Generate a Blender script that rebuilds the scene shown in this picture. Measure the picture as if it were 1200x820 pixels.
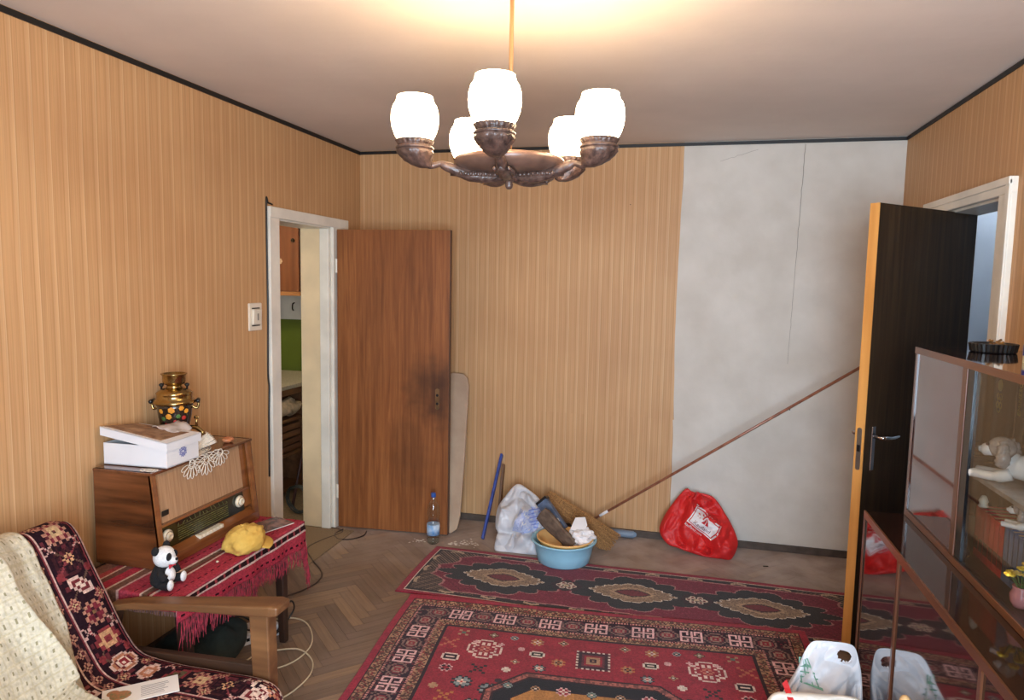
import bpy, bmesh, math, random
import numpy as np
from mathutils import Vector, Matrix, noise as mnoise
from mathutils.bvhtree import BVHTree

# ------------------------------------------------------------------ scene, camera, light
for o in list(bpy.data.objects): bpy.data.objects.remove(o)
scene = bpy.context.scene
COL = scene.collection
rnd = random.Random(7)
R = math.radians
def lin(c):
    c = np.asarray(c, float)/255.0
    return np.where(c <= .04045, c/12.92, ((c+.055)/1.055)**2.4)
def L4(c): return tuple(float(v) for v in lin(c))+(1.0,)

F_PX, YAW, PITCH, ROLL, CAM_Z = 822.6, -0.2393, -0.0968, 0.0185, 1.6669
XL, XR, YB, YF, H = -2.237, 1.2204, 4.595, -0.90, 2.55     # left wall, right wall, back wall, window wall, ceiling
fw = Vector((math.sin(YAW)*math.cos(PITCH), math.cos(YAW)*math.cos(PITCH), math.sin(PITCH)))
rt = fw.cross(Vector((0,0,1))).normalized(); up = rt.cross(fw)
rt, up = rt*math.cos(ROLL)+up*math.sin(ROLL), up*math.cos(ROLL)-rt*math.sin(ROLL)
cam = bpy.data.cameras.new('camera'); cam.sensor_fit = 'HORIZONTAL'; cam.sensor_width = 36
cam.lens = F_PX/1200*36; cam.clip_start = .02
co = bpy.data.objects.new('camera', cam); COL.objects.link(co)
M4 = Matrix((rt, up, -fw)).transposed().to_4x4(); M4.translation = (0,0,CAM_Z)
co.matrix_world = M4
scene.camera = co

vs = scene.view_settings
vs.view_transform = 'Standard'; vs.look = 'None'; vs.gamma = 1.0; vs.use_curve_mapping = False
vs.exposure = 0.0

w = bpy.data.worlds.new('world'); scene.world = w; w.use_nodes = True
bgn = w.node_tree.nodes['Background']; bgn.inputs[0].default_value = (.62,.76,1,1); bgn.inputs[1].default_value = 1.0

def area(name, loc, rot, sx, sy, power, color):
    l = bpy.data.lights.new(name, 'AREA'); l.shape = 'RECTANGLE'; l.size = sx; l.size_y = sy
    l.energy = power; l.color = color
    o = bpy.data.objects.new(name, l); COL.objects.link(o); o.location = loc; o.rotation_euler = rot
    return o
SHADE_W, SHADE_DIM = 34.0, 9.0                    # chandelier glass emission
area('daylight_window', (.32, YF+.02, 1.40), (R(90),0,0), 1.5, 1.5, 196, (.67,.83,1.0))   # daylight in the window behind the camera
HALL_W, KITCHEN_W = 42.0, 95.0                      # added fill globes, out of view, that brighten hall and kitchen

# ------------------------------------------------------------------ materials
def mat(name, color, rough=.6, metal=0, var=.0, vscale=8, bump=0, bscale=60, coat=0, spec=.5, trans=0, color2=None, emit=0, stretch=(1,1,1), coord='Object'):
    m = bpy.data.materials.new(name); m.use_nodes = True
    nt = m.node_tree; b = nt.nodes['Principled BSDF']
    b.inputs['Roughness'].default_value = rough; b.inputs['Metallic'].default_value = metal
    b.inputs['Coat Weight'].default_value = coat; b.inputs['Coat Roughness'].default_value = .04
    b.inputs['Specular IOR Level'].default_value = spec
    b.inputs['Base Color'].default_value = L4(color)
    if emit:
        b.inputs['Emission Color'].default_value = L4(color2 or color); b.inputs['Emission Strength'].default_value = emit
    tc = nt.nodes.new('ShaderNodeTexCoord'); mp = nt.nodes.new('ShaderNodeMapping')
    mp.inputs['Scale'].default_value = stretch
    nt.links.new(tc.outputs[coord], mp.inputs[0])
    if var or color2 and not emit:
        n = nt.nodes.new('ShaderNodeTexNoise'); n.inputs['Scale'].default_value = vscale; n.inputs['Detail'].default_value = 6
        nt.links.new(mp.outputs[0], n.inputs['Vector'])
        rp = nt.nodes.new('ShaderNodeValToRGB'); rp.color_ramp.elements[0].position = .32; rp.color_ramp.elements[1].position = .68
        c = np.asarray(color, float); c2 = np.asarray(color2, float) if color2 else np.clip(c*(1+var), 0, 255)
        c1 = c if color2 else c*(1-var)
        rp.color_ramp.elements[0].color = L4(c1); rp.color_ramp.elements[1].color = L4(c2)
        nt.links.new(n.outputs['Fac'], rp.inputs[0]); nt.links.new(rp.outputs[0], b.inputs['Base Color'])
    if bump:
        n2 = nt.nodes.new('ShaderNodeTexNoise'); n2.inputs['Scale'].default_value = bscale; n2.inputs['Detail'].default_value = 4
        nt.links.new(mp.outputs[0], n2.inputs['Vector'])
        bp = nt.nodes.new('ShaderNodeBump'); bp.inputs['Strength'].default_value = bump; bp.inputs['Distance'].default_value = .004
        nt.links.new(n2.outputs['Fac'], bp.inputs['Height']); nt.links.new(bp.outputs[0], b.inputs['Normal'])
    return m
def wood(name, c1, c2, axis=2, scale=14, rough=.45, coat=0, streak=14, spec=.5, bump=.08):
    s = [streak]*3; s[axis] = 1.0
    return mat(name, c1, rough, color2=c2, vscale=scale/ streak*1.6, stretch=tuple(s), coat=coat, bump=bump, bscale=40/streak, spec=spec)
def attr_mat(name, rough=.95, bump=.25, bscale=400, spec=.15, sheen=0):
    m = bpy.data.materials.new(name); m.use_nodes = True; nt = m.node_tree; b = nt.nodes['Principled BSDF']
    a = nt.nodes.new('ShaderNodeAttribute'); a.attribute_name = 'Col'
    n = nt.nodes.new('ShaderNodeTexNoise'); n.inputs['Scale'].default_value = 90; n.inputs['Detail'].default_value = 3
    mx = nt.nodes.new('ShaderNodeMix'); mx.data_type = 'RGBA'; mx.blend_type = 'MULTIPLY'; mx.inputs[0].default_value = .5
    tc = nt.nodes.new('ShaderNodeTexCoord'); nt.links.new(tc.outputs['Object'], n.inputs['Vector'])
    rp = nt.nodes.new('ShaderNodeValToRGB'); rp.color_ramp.elements[0].position = .3; rp.color_ramp.elements[1].position = .7
    rp.color_ramp.elements[0].color = (.55,.55,.55,1); rp.color_ramp.elements[1].color = (1.25,1.25,1.25,1)
    nt.links.new(n.outputs['Fac'], rp.inputs[0])
    nt.links.new(a.outputs['Color'], mx.inputs[6]); nt.links.new(rp.outputs[0], mx.inputs[7]); nt.links.new(mx.outputs[2], b.inputs['Base Color'])
    b.inputs['Roughness'].default_value = rough; b.inputs['Specular IOR Level'].default_value = spec; b.inputs['Sheen Weight'].default_value = sheen
    if bump:
        n2 = nt.nodes.new('ShaderNodeTexNoise'); n2.inputs['Scale'].default_value = bscale
        nt.links.new(tc.outputs['Object'], n2.inputs['Vector'])
        bp = nt.nodes.new('ShaderNodeBump'); bp.inputs['Strength'].default_value = bump; bp.inputs['Distance'].default_value = .003
        nt.links.new(n2.outputs['Fac'], bp.inputs['Height']); nt.links.new(bp.outputs[0], b.inputs['Normal'])
    return m
def glass_mat(name, tint=(1,1,1), rough=.02, ior=1.45):
    m = bpy.data.materials.new(name); m.use_nodes = True; nt = m.node_tree
    for n in list(nt.nodes): nt.nodes.remove(n)
    o = nt.nodes.new('ShaderNodeOutputMaterial'); t = nt.nodes.new('ShaderNodeBsdfTransparent'); g = nt.nodes.new('ShaderNodeBsdfGlossy')
    t.inputs[0].default_value = tuple(tint)+(1,); g.inputs['Roughness'].default_value = rough
    fr = nt.nodes.new('ShaderNodeFresnel'); gm = nt.nodes.new('ShaderNodeNewGeometry'); mr = nt.nodes.new('ShaderNodeMapRange')
    mr.inputs[3].default_value = ior; mr.inputs[4].default_value = 1/ior; nt.links.new(gm.outputs['Backfacing'], mr.inputs[0]); nt.links.new(mr.outputs[0], fr.inputs[0]); mx = nt.nodes.new('ShaderNodeMixShader')
    nt.links.new(fr.outputs[0], mx.inputs[0]); nt.links.new(t.outputs[0], mx.inputs[1]); nt.links.new(g.outputs[0], mx.inputs[2]); nt.links.new(mx.outputs[0], o.inputs[0])
    return m
def film_mat(name, color, rough=.3, transl=.35, bump=.5, bscale=22):
    m = mat(name, color, rough, var=.05, vscale=9, bump=bump, bscale=bscale)
    nt = m.node_tree; b = nt.nodes['Principled BSDF']; o = nt.nodes['Material Output']
    t = nt.nodes.new('ShaderNodeBsdfTranslucent'); t.inputs[0].default_value = L4(color)
    mx = nt.nodes.new('ShaderNodeMixShader'); mx.inputs[0].default_value = transl
    nt.links.new(b.outputs[0], mx.inputs[1]); nt.links.new(t.outputs[0], mx.inputs[2]); nt.links.new(mx.outputs[0], o.inputs[0])
    return m
def wallpaper_mat(name, axis):
    m = bpy.data.materials.new(name); m.use_nodes = True; nt = m.node_tree; b = nt.nodes['Principled BSDF']
    N = nt.nodes.new; LK = nt.links.new
    g = N('ShaderNodeNewGeometry'); s = N('ShaderNodeSeparateXYZ'); LK(g.outputs['Position'], s.inputs[0])
    wv = N('ShaderNodeTexNoise'); wv.inputs['Scale'].default_value = 1.3; LK(g.outputs['Position'], wv.inputs['Vector'])
    def M(op, a, bb):
        n = N('ShaderNodeMath'); n.operation = op
        for i, v in ((0,a),(1,bb)):
            if v is None: continue
            if hasattr(v, 'links'): LK(v, n.inputs[i])
            else: n.inputs[i].default_value = v
        return n.outputs[0]
    u = M('MULTIPLY_ADD', wv.outputs['Fac'], .012); u.node.inputs[2].default_value = 0
    LK(s.outputs[axis], u.node.inputs[2])
    fr = M('FRACT', M('DIVIDE', u, .0695), None)
    rp = N('ShaderNodeValToRGB'); cr = rp.color_ramp
    base, lite, dark, mid = (201,157,110), (210,169,124), (187,142,95), (205,162,116)
    stops = [(0,base),(.10,base),(.16,dark),(.20,mid),(.42,lite),(.45,(222,190,150)),(.48,dark),(.54,base),(.72,base),(.76,(197,155,108)),(.80,mid),(.97,base)]
    while len(cr.elements) < len(stops): cr.elements.new(.5)
    for e, (p_, c_) in zip(cr.elements, stops): e.position = p_; e.color = L4(c_)
    LK(fr, rp.inputs[0])
    # fine vertical threads
    mp = N('ShaderNodeMapping'); mp.inputs['Scale'].default_value = (240,240,2.5); LK(g.outputs['Position'], mp.inputs[0])
    n = N('ShaderNodeTexNoise'); n.inputs['Scale'].default_value = 1; n.inputs['Detail'].default_value = 3; LK(mp.outputs[0], n.inputs['Vector'])
    r2 = N('ShaderNodeValToRGB'); r2.color_ramp.elements[0].position = .3; r2.color_ramp.elements[1].position = .7
    r2.color_ramp.elements[0].color = (.86,.84,.82,1); r2.color_ramp.elements[1].color = (1.06,1.06,1.06,1); LK(n.outputs['Fac'], r2.inputs[0])
    mx = N('ShaderNodeMix'); mx.data_type = 'RGBA'; mx.blend_type = 'MULTIPLY'; mx.inputs[0].default_value = 1
    LK(rp.outputs[0], mx.inputs[6]); LK(r2.outputs[0], mx.inputs[7])
    # old stains
    n3 = N('ShaderNodeTexNoise'); n3.inputs['Scale'].default_value = 1.7; n3.inputs['Detail'].default_value = 5; LK(g.outputs['Position'], n3.inputs['Vector'])
    r3 = N('ShaderNodeValToRGB'); r3.color_ramp.elements[0].position = .3; r3.color_ramp.elements[1].position = .6
    r3.color_ramp.elements[0].color = (.90,.86,.84,1); r3.color_ramp.elements[1].color = (1,1,1,1); LK(n3.outputs['Fac'], r3.inputs[0])
    mx2 = N('ShaderNodeMix'); mx2.data_type = 'RGBA'; mx2.blend_type = 'MULTIPLY'; mx2.inputs[0].default_value = 1
    LK(mx.outputs[2], mx2.inputs[6]); LK(r3.outputs[0], mx2.inputs[7]); LK(mx2.outputs[2], b.inputs['Base Color'])
    bp = N('ShaderNodeBump'); bp.inputs['Strength'].default_value = .35; bp.inputs['Distance'].default_value = .002
    LK(n.outputs['Fac'], bp.inputs['Height']); LK(bp.outputs[0], b.inputs['Normal'])
    b.inputs['Roughness'].default_value = .55; b.inputs['Specular IOR Level'].default_value = .35
    return m

# ------------------------------------------------------------------ mesh helpers
class MB:
    def __init__(s): s.v = []; s.f = []; s.c = []
    def add(s, vs_, fs): k = len(s.v); s.v += [tuple(map(float, q)) for q in vs_]; s.f += [tuple(i+k for i in f) for f in fs]; return s
    def box(s, a, b):
        x0,y0,z0 = a; x1,y1,z1 = b
        return s.add([(x0,y0,z0),(x1,y0,z0),(x1,y1,z0),(x0,y1,z0),(x0,y0,z1),(x1,y0,z1),(x1,y1,z1),(x0,y1,z1)],
                     [(0,3,2,1),(4,5,6,7),(0,1,5,4),(1,2,6,5),(2,3,7,6),(3,0,4,7)])
    def hexa(s, p8): return s.add(p8, [(0,3,2,1),(4,5,6,7),(0,1,5,4),(1,2,6,5),(2,3,7,6),(3,0,4,7)])
    def bar(s, p0, p1, wx, wy, ref=(0,0,1), taper=1.0):
        p0 = Vector(p0); p1 = Vector(p1); d = (p1-p0).normalized(); ref = Vector(ref)
        if abs(d.dot(ref)) > .95: ref = Vector((1,0,0))
        a = d.cross(ref).normalized(); b = a.cross(d)
        q = []
        for P, t in ((p0,1),(p1,taper)):
            q += [P-a*wx/2*t-b*wy/2*t, P+a*wx/2*t-b*wy/2*t, P+a*wx/2*t+b*wy/2*t, P-a*wx/2*t+b*wy/2*t]
        return s.hexa(q)
    def tube(s, pts, r, seg=8, cap=True, closed=False):
        pts = [Vector(q) for q in pts]; n = len(pts); rs = r if hasattr(r, '__len__') else [r]*n
        k = len(s.v); prev = None
        for i, q in enumerate(pts):
            if closed: d = pts[(i+1) % n]-pts[i-1]
            else: d = pts[min(i+1,n-1)]-pts[max(i-1,0)]
            d = d.normalized() if d.length > 1e-9 else Vector((0,0,1))
            if prev is None:
                ref = Vector((0,0,1)) if abs(d.z) < .9 else Vector((1,0,0)); a = d.cross(ref).normalized()
            else:
                a = prev-d*prev.dot(d); a = a.normalized() if a.length > 1e-6 else d.orthogonal().normalized()
            prev = a; b = d.cross(a)
            for j in range(seg):
                t = 2*math.pi*j/seg; s.v.append(tuple(q+(a*math.cos(t)+b*math.sin(t))*rs[i]))
        for i in range(n if closed else n-1):
            for j in range(seg):
                i2 = (i+1) % n
                s.f.append((k+i*seg+j, k+i*seg+(j+1)%seg, k+i2*seg+(j+1)%seg, k+i2*seg+j))
        if cap and not closed:
            s.f.append(tuple(k+j for j in range(seg))[::-1]); s.f.append(tuple(k+(n-1)*seg+j for j in range(seg)))
        return s
    def lathe(s, prof, c=(0,0,0), seg=24, flute=None, sx=1, sy=1):
        k = len(s.v)
        for i, (r, z) in enumerate(prof):
            for j in range(seg):
                t = 2*math.pi*j/seg; rr = r*(1+(flute(i, t) if flute else 0))
                s.v.append((c[0]+rr*math.cos(t)*sx, c[1]+rr*math.sin(t)*sy, c[2]+z))
        for i in range(len(prof)-1):
            for j in range(seg): s.f.append((k+i*seg+j, k+i*seg+(j+1)%seg, k+(i+1)*seg+(j+1)%seg, k+(i+1)*seg+j))
        if prof[0][0] > 1e-5: s.f.append(tuple(k+j for j in range(seg))[::-1])
        if prof[-1][0] > 1e-5: s.f.append(tuple(k+(len(prof)-1)*seg+j for j in range(seg)))
        return s
    def ball(s, c, r, seg=16, rings=10, rot=None):
        r = r if hasattr(r, '__len__') else (r,r,r); k = len(s.v)
        for i in range(rings+1):
            ph = math.pi*i/rings
            for j in range(seg):
                t = 2*math.pi*j/seg; q = Vector((r[0]*math.sin(ph)*math.cos(t), r[1]*math.sin(ph)*math.sin(t), -r[2]*math.cos(ph)))
                if rot is not None: q = rot @ q
                s.v.append((c[0]+q.x, c[1]+q.y, c[2]+q.z))
        for i in range(rings):
            for j in range(seg): s.f.append((k+i*seg+j, k+i*seg+(j+1)%seg, k+(i+1)*seg+(j+1)%seg, k+(i+1)*seg+j))
        return s
    def prism(s, poly, z0, z1, fn=None):
        """poly of (a,b) extruded along c from z0 to z1; fn maps (a,b,c)->xyz"""
        fn = fn or (lambda a,b,c: (a,b,c)); n = len(poly)
        vs_ = [fn(a,b,z0) for a,b in poly]+[fn(a,b,z1) for a,b in poly]
        fs = [tuple(range(n))[::-1], tuple(range(n,2*n))]+[(i,(i+1)%n,n+(i+1)%n,n+i) for i in range(n)]
        return s.add(vs_, fs)
    def grid(s, P, close_u=False):
        nu, nv = P.shape[:2]; k = len(s.v); s.v += [tuple(map(float,q)) for q in P.reshape(-1,3)]
        for i in range(nu if close_u else nu-1):
            for j in range(nv-1):
                i2 = (i+1) % nu
                s.f.append((k+i*nv+j, k+i2*nv+j, k+i2*nv+j+1, k+i*nv+j+1))
        return s
    def warp(s, fn): s.v = [tuple(fn(Vector(q))) for q in s.v]; return s
    def build(s, name, m, parent=None, org=None, smooth=False, bevel=0, fix=True, subsurf=0, auto=None):
        v = s.v
        if org is not None: v = [(a-org[0], b-org[1], c-org[2]) for a,b,c in v]
        me = bpy.data.meshes.new(name); me.from_pydata(v, [], s.f)
        if fix:
            bm = bmesh.new(); bm.from_mesh(me); bmesh.ops.remove_doubles(bm, verts=bm.verts, dist=1e-6)
            bmesh.ops.recalc_face_normals(bm, faces=bm.faces); bm.to_mesh(me); bm.free()
        me.materials.append(m)
        if smooth: me.polygons.foreach_set('use_smooth', [True]*len(me.polygons))
        o = bpy.data.objects.new(name, me); COL.objects.link(o)
        if parent is not None: o.parent = parent
        if bevel:
            b = o.modifiers.new('bevel', 'BEVEL'); b.width = bevel; b.segments = 2; b.limit_method = 'ANGLE'; b.angle_limit = R(40)
        if subsurf:
            b = o.modifiers.new('sub', 'SUBSURF'); b.levels = subsurf; b.render_levels = subsurf
        return o
def tag(o, label=None, cat=None, group=None, kind=None):
    if label: o['label'] = label
    if cat: o['category'] = cat
    if group: o['group'] = group
    if kind: o['kind'] = kind
    return o
def thing(name, label, cat, loc=(0,0,0), rz=0, group=None, kind=None):
    o = bpy.data.objects.new(name, None); COL.objects.link(o); o.empty_display_size = .05
    o.location = loc; o.rotation_euler = (0,0,rz)
    return tag(o, label, cat, group, kind)
def struct(o, label): return tag(o, label, None, None, 'structure')
def grid_obj(name, P, colors, m, parent=None, org=None, smooth=True, solid=0, offset=-1):
    """grid of points P[nu,nv,3] with one colour per face (sRGB 0-255)"""
    P = np.asarray(P, float)
    if org is not None: P = P-np.asarray(org, float)
    nu, nv = P.shape[:2]
    me = bpy.data.meshes.new(name)
    me.vertices.add(nu*nv); me.vertices.foreach_set('co', P.reshape(-1).astype(np.float32))
    idx = np.arange(nu*nv).reshape(nu,nv)
    q = np.stack([idx[:-1,:-1], idx[1:,:-1], idx[1:,1:], idx[:-1,1:]], -1).reshape(-1,4)
    nf = len(q)
    me.loops.add(nf*4); me.polygons.add(nf)
    me.loops.foreach_set('vertex_index', q.reshape(-1).astype(np.int32))
    me.polygons.foreach_set('loop_start', np.arange(nf, dtype=np.int32)*4)
    me.update(calc_edges=True)
    if smooth: me.polygons.foreach_set('use_smooth', [True]*nf)
    if colors is not None:
        a = me.attributes.new('Col', 'FLOAT_COLOR', 'FACE')
        c = np.ones((nf,4), np.float32); c[:,:3] = lin(colors.reshape(-1,3)); a.data.foreach_set('color', c.reshape(-1))
    me.materials.append(m)
    o = bpy.data.objects.new(name, me); COL.objects.link(o)
    if parent is not None: o.parent = parent
    if solid:
        s = o.modifiers.new('solid', 'SOLIDIFY'); s.thickness = solid; s.offset = offset
    return o
def text_mesh(body, size, extrude=.0, align='CENTER', spacing=1.0):
    cu = bpy.data.curves.new('lettering', 'FONT'); cu.body = body; cu.size = size; cu.align_x = align; cu.align_y = 'CENTER'
    cu.extrude = extrude; cu.space_character = spacing; cu.resolution_u = 3
    o = bpy.data.objects.new('lettering', cu); COL.objects.link(o)
    dg = bpy.context.evaluated_depsgraph_get(); me = bpy.data.meshes.new_from_object(o.evaluated_get(dg))
    mb = MB(); mb.add([tuple(v.co) for v in me.vertices], [tuple(p.vertices) for p in me.polygons])
    bpy.data.objects.remove(o); bpy.data.curves.remove(cu); bpy.data.meshes.remove(me)
    return mb
def fbm(p, s=1.0, o=3): return mnoise.fractal(Vector(p)*s, 1.0, 2.0, o)
def catmull(pts, n=8, closed=False):
    P = [Vector(q) for q in pts]; out = []; m = len(P)
    for i in range(m if closed else m-1):
        a,b,c,d = (P[(i-1)%m] if closed or i else P[0]), P[i], P[(i+1)%m], (P[(i+2)%m] if closed or i+2 < m else P[-1])
        for k in range(n):
            t = k/n; out.append(.5*((2*b)+(c-a)*t+(2*a-5*b+4*c-d)*t*t+(3*b-a-3*c+d)*t**3))
    if not closed: out.append(P[-1])
    return out

# common materials
M_plaster = mat('old_white_plaster', (214,208,198), .85, color2=(200,193,182), vscale=4.2, bump=.35, bscale=26)
M_ceiling = mat('ceiling_paint', (214,202,192), .9, var=.03, vscale=1.5, bump=.25, bscale=18)
M_white = mat('white_gloss_paint', (232,226,212), .4, var=.04, vscale=6, bump=.1, bscale=40)
M_cream = mat('cream_gloss_paint', (232,208,168), .4, var=.04, vscale=4, bump=.08, bscale=30)
M_black = mat('black_strip', (18,17,17), .5, var=.2, vscale=20)
M_pap_y = wallpaper_mat('striped_wallpaper_side', 1)
M_pap_x = wallpaper_mat('striped_wallpaper_back', 0)
M_darkmetal = mat('dark_metal', (60,52,44), .4, 1, var=.2)
M_chrome = mat('chrome', (200,200,205), .18, 1, var=.03)
M_brass = mat('aged_brass', (176,140,78), .25, 1, var=.12, vscale=30)
M_blackpl = mat('black_plastic', (20,20,22), .35, var=.15, vscale=30)

# ------------------------------------------------------------------ room shell
DL0, DL1, DLZ = 3.542, 4.17, 1.998      # left doorway
DR0, DR1, DRZ = 3.20, 4.00, 2.045       # right doorway
TL, TR = .20, .16
wl = MB().box((XL-TL,YF-.15,0),(XL,DL0,H)).box((XL-TL,DL1,0),(XL,YB+.15,H)).box((XL-TL,DL0,DLZ),(XL,DL1,H)).build('wall_left', M_plaster)
struct(wl, 'left wall with striped tan wallpaper and a doorway to the kitchen')
MB().box((XL,YF,0),(XL+.002,DL0,H)).box((XL,DL1,0),(XL+.002,YB,H)).box((XL,DL0,DLZ),(XL+.002,DL1,H)).build('wallpaper', M_pap_y, wl)
wr = MB().box((XR,YF-.15,0),(XR+TR,DR0,H)).box((XR,DR1,0),(XR+TR,YB+.15,H)).box((XR,DR0,DRZ),(XR+TR,DR1,H)).build('wall_right', M_plaster)
struct(wr, 'right wall with striped tan wallpaper and a doorway to the hall')
MB().box((XR-.002,YF,0),(XR,DR0,H)).box((XR-.002,DR1,0),(XR,YB,H)).box((XR-.002,DR0,DRZ),(XR,DR1,H)).build('wallpaper', M_pap_y, wr)
wb = MB().box((XL,YB,0),(XR,YB+.15,H)).build('wall_back', M_plaster)
struct(wb, 'back wall, tan wallpaper on the left and bare white plaster on the right')
def paper_sheet(x0, x1f, z0, z1, th, n=40):
    mb = MB(); prev = None
    zs = np.linspace(z0, z1, n)
    k = 0
    for z in zs:
        x1 = x1f(z)
        mb.v += [(x0,YB-th,z),(x1,YB-th,z),(x1,YB,z),(x0,YB,z)]
    for i in range(n-1):
        a = i*4; b = a+4
        for j in range(4): mb.f.append((a+j, a+(j+1)%4, b+(j+1)%4, b+j))
    mb.f += [(0,1,2,3), tuple((n-1)*4+j for j in range(4))]
    return mb
def seam(z): return -.045+.006*math.sin(z*3.1)+.005*mnoise.noise(Vector((z*5,0,0)))+(.012*max(0,1.2-z) if z < 1.2 else 0)
paper_sheet(XL, seam, .80, H, .0032).build('wallpaper_upper_sheet', M_pap_x, wb)
paper_sheet(XL, lambda z: seam(z)-.006, .045, .806, .0018).build('wallpaper_lower_sheet', M_pap_x, wb)
# cracks and a nail in the plaster
crk = MB(); pts = []
for i in range(40):
    z = 2.52-i*.034; pts.append((.665-.004*i*.034*6+.006*mnoise.noise(Vector((i*.7,3,0))), YB-.0004, z))
crk.tube(pts, [.0016*(1-.6*i/40) for i in range(40)], 5)
pts = [(.18+.02*i, YB-.0004, 2.43+.012*i*.5+.006*mnoise.noise(Vector((i*.9,8,0)))) for i in range(12)]
crk.tube(pts, .0007, 4)
crk.build('hairline_crack', mat('crack_shadow', (120,112,102), .9, var=.1), wb)
nl = MB().tube([(-.36,YB-.012,2.17),(-.36,YB,2.17)], .003, 6).tube([(.66,YB-.012,.91),(.66,YB,.91)], .004, 6).build('nail', M_darkmetal, wb)
ce = MB().box((XL-TL,YF-.15,H),(XR+TR,YB+.15,H+.12)).build('ceiling', M_ceiling); struct(ce, 'plain off-white plaster ceiling above the chandelier')
# black strip below the ceiling
t1 = MB().box((XL+.002,YF,H-.026),(XL+.008,YB-.004,H-.004)).build('trim_1', M_black); struct(t1, 'thin black border strip along the top of the left wall')
t2 = MB().box((XL+.002,YB-.010,H-.024),(XR-.002,YB-.0035,H-.004)).build('trim_2', M_black); struct(t2, 'thin black border strip along the top of the back wall')
t3 = MB().box((XR-.008,YF,H-.024),(XR-.002,YB-.004,H-.004)).build('trim_3', M_black); struct(t3, 'thin black border strip along the top of the right wall')
M_base = mat('worn_baseboard', (92,78,68), .7, color2=(66,54,46), vscale=14, bump=.3)
bbk = MB().box((XL+.004,YB-.016,0),(XR-.004,YB,.045)).build('baseboard_back', M_base, bevel=.003); struct(bbk, 'low dark worn baseboard along the back wall')
bl = MB().box((XL,YF,0),(XL+.016,3.44,.045)).build('baseboard_left', M_base, bevel=.003); struct(bl, 'low dark worn baseboard along the left wall')
br = MB().box((XR-.016,YF,0),(XR,3.09,.045)).build('baseboard_right', M_base, bevel=.003); struct(br, 'low dark worn baseboard along the right wall')
# wall with the window, behind the camera
WX0, WX1, WZ0, WZ1 = -.48, 1.12, .60, 2.2
wf = MB().box((XL-TL,YF-.15,0),(WX0,YF,H)).box((WX1,YF-.15,0),(XR+TR,YF,H)).box((WX0,YF-.15,0),(WX1,YF,WZ0)).box((WX0,YF-.15,WZ1),(WX1,YF,H)).build('wall_front', mat('plain_tan_wall', (206,160,112), .8, var=.04))
struct(wf, 'wall with the window behind the photographer')
wi = MB()
for x in (WX0, (WX0+WX1)/2-.03, WX1-.06): wi.box((x,YF-.1,WZ0),(x+.06,YF-.05,WZ1))
for z in (WZ0, WZ1-.06): wi.box((WX0,YF-.1,z),(WX1,YF-.05,z+.06))
wi = wi.build('window_1', M_white); struct(wi, 'white framed window behind the photographer')
MB().box((WX0+.05,YF-.08,WZ0+.05),(WX1-.05,YF-.075,WZ1-.05)).build('pane', glass_mat('window_glass'), wi)

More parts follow.
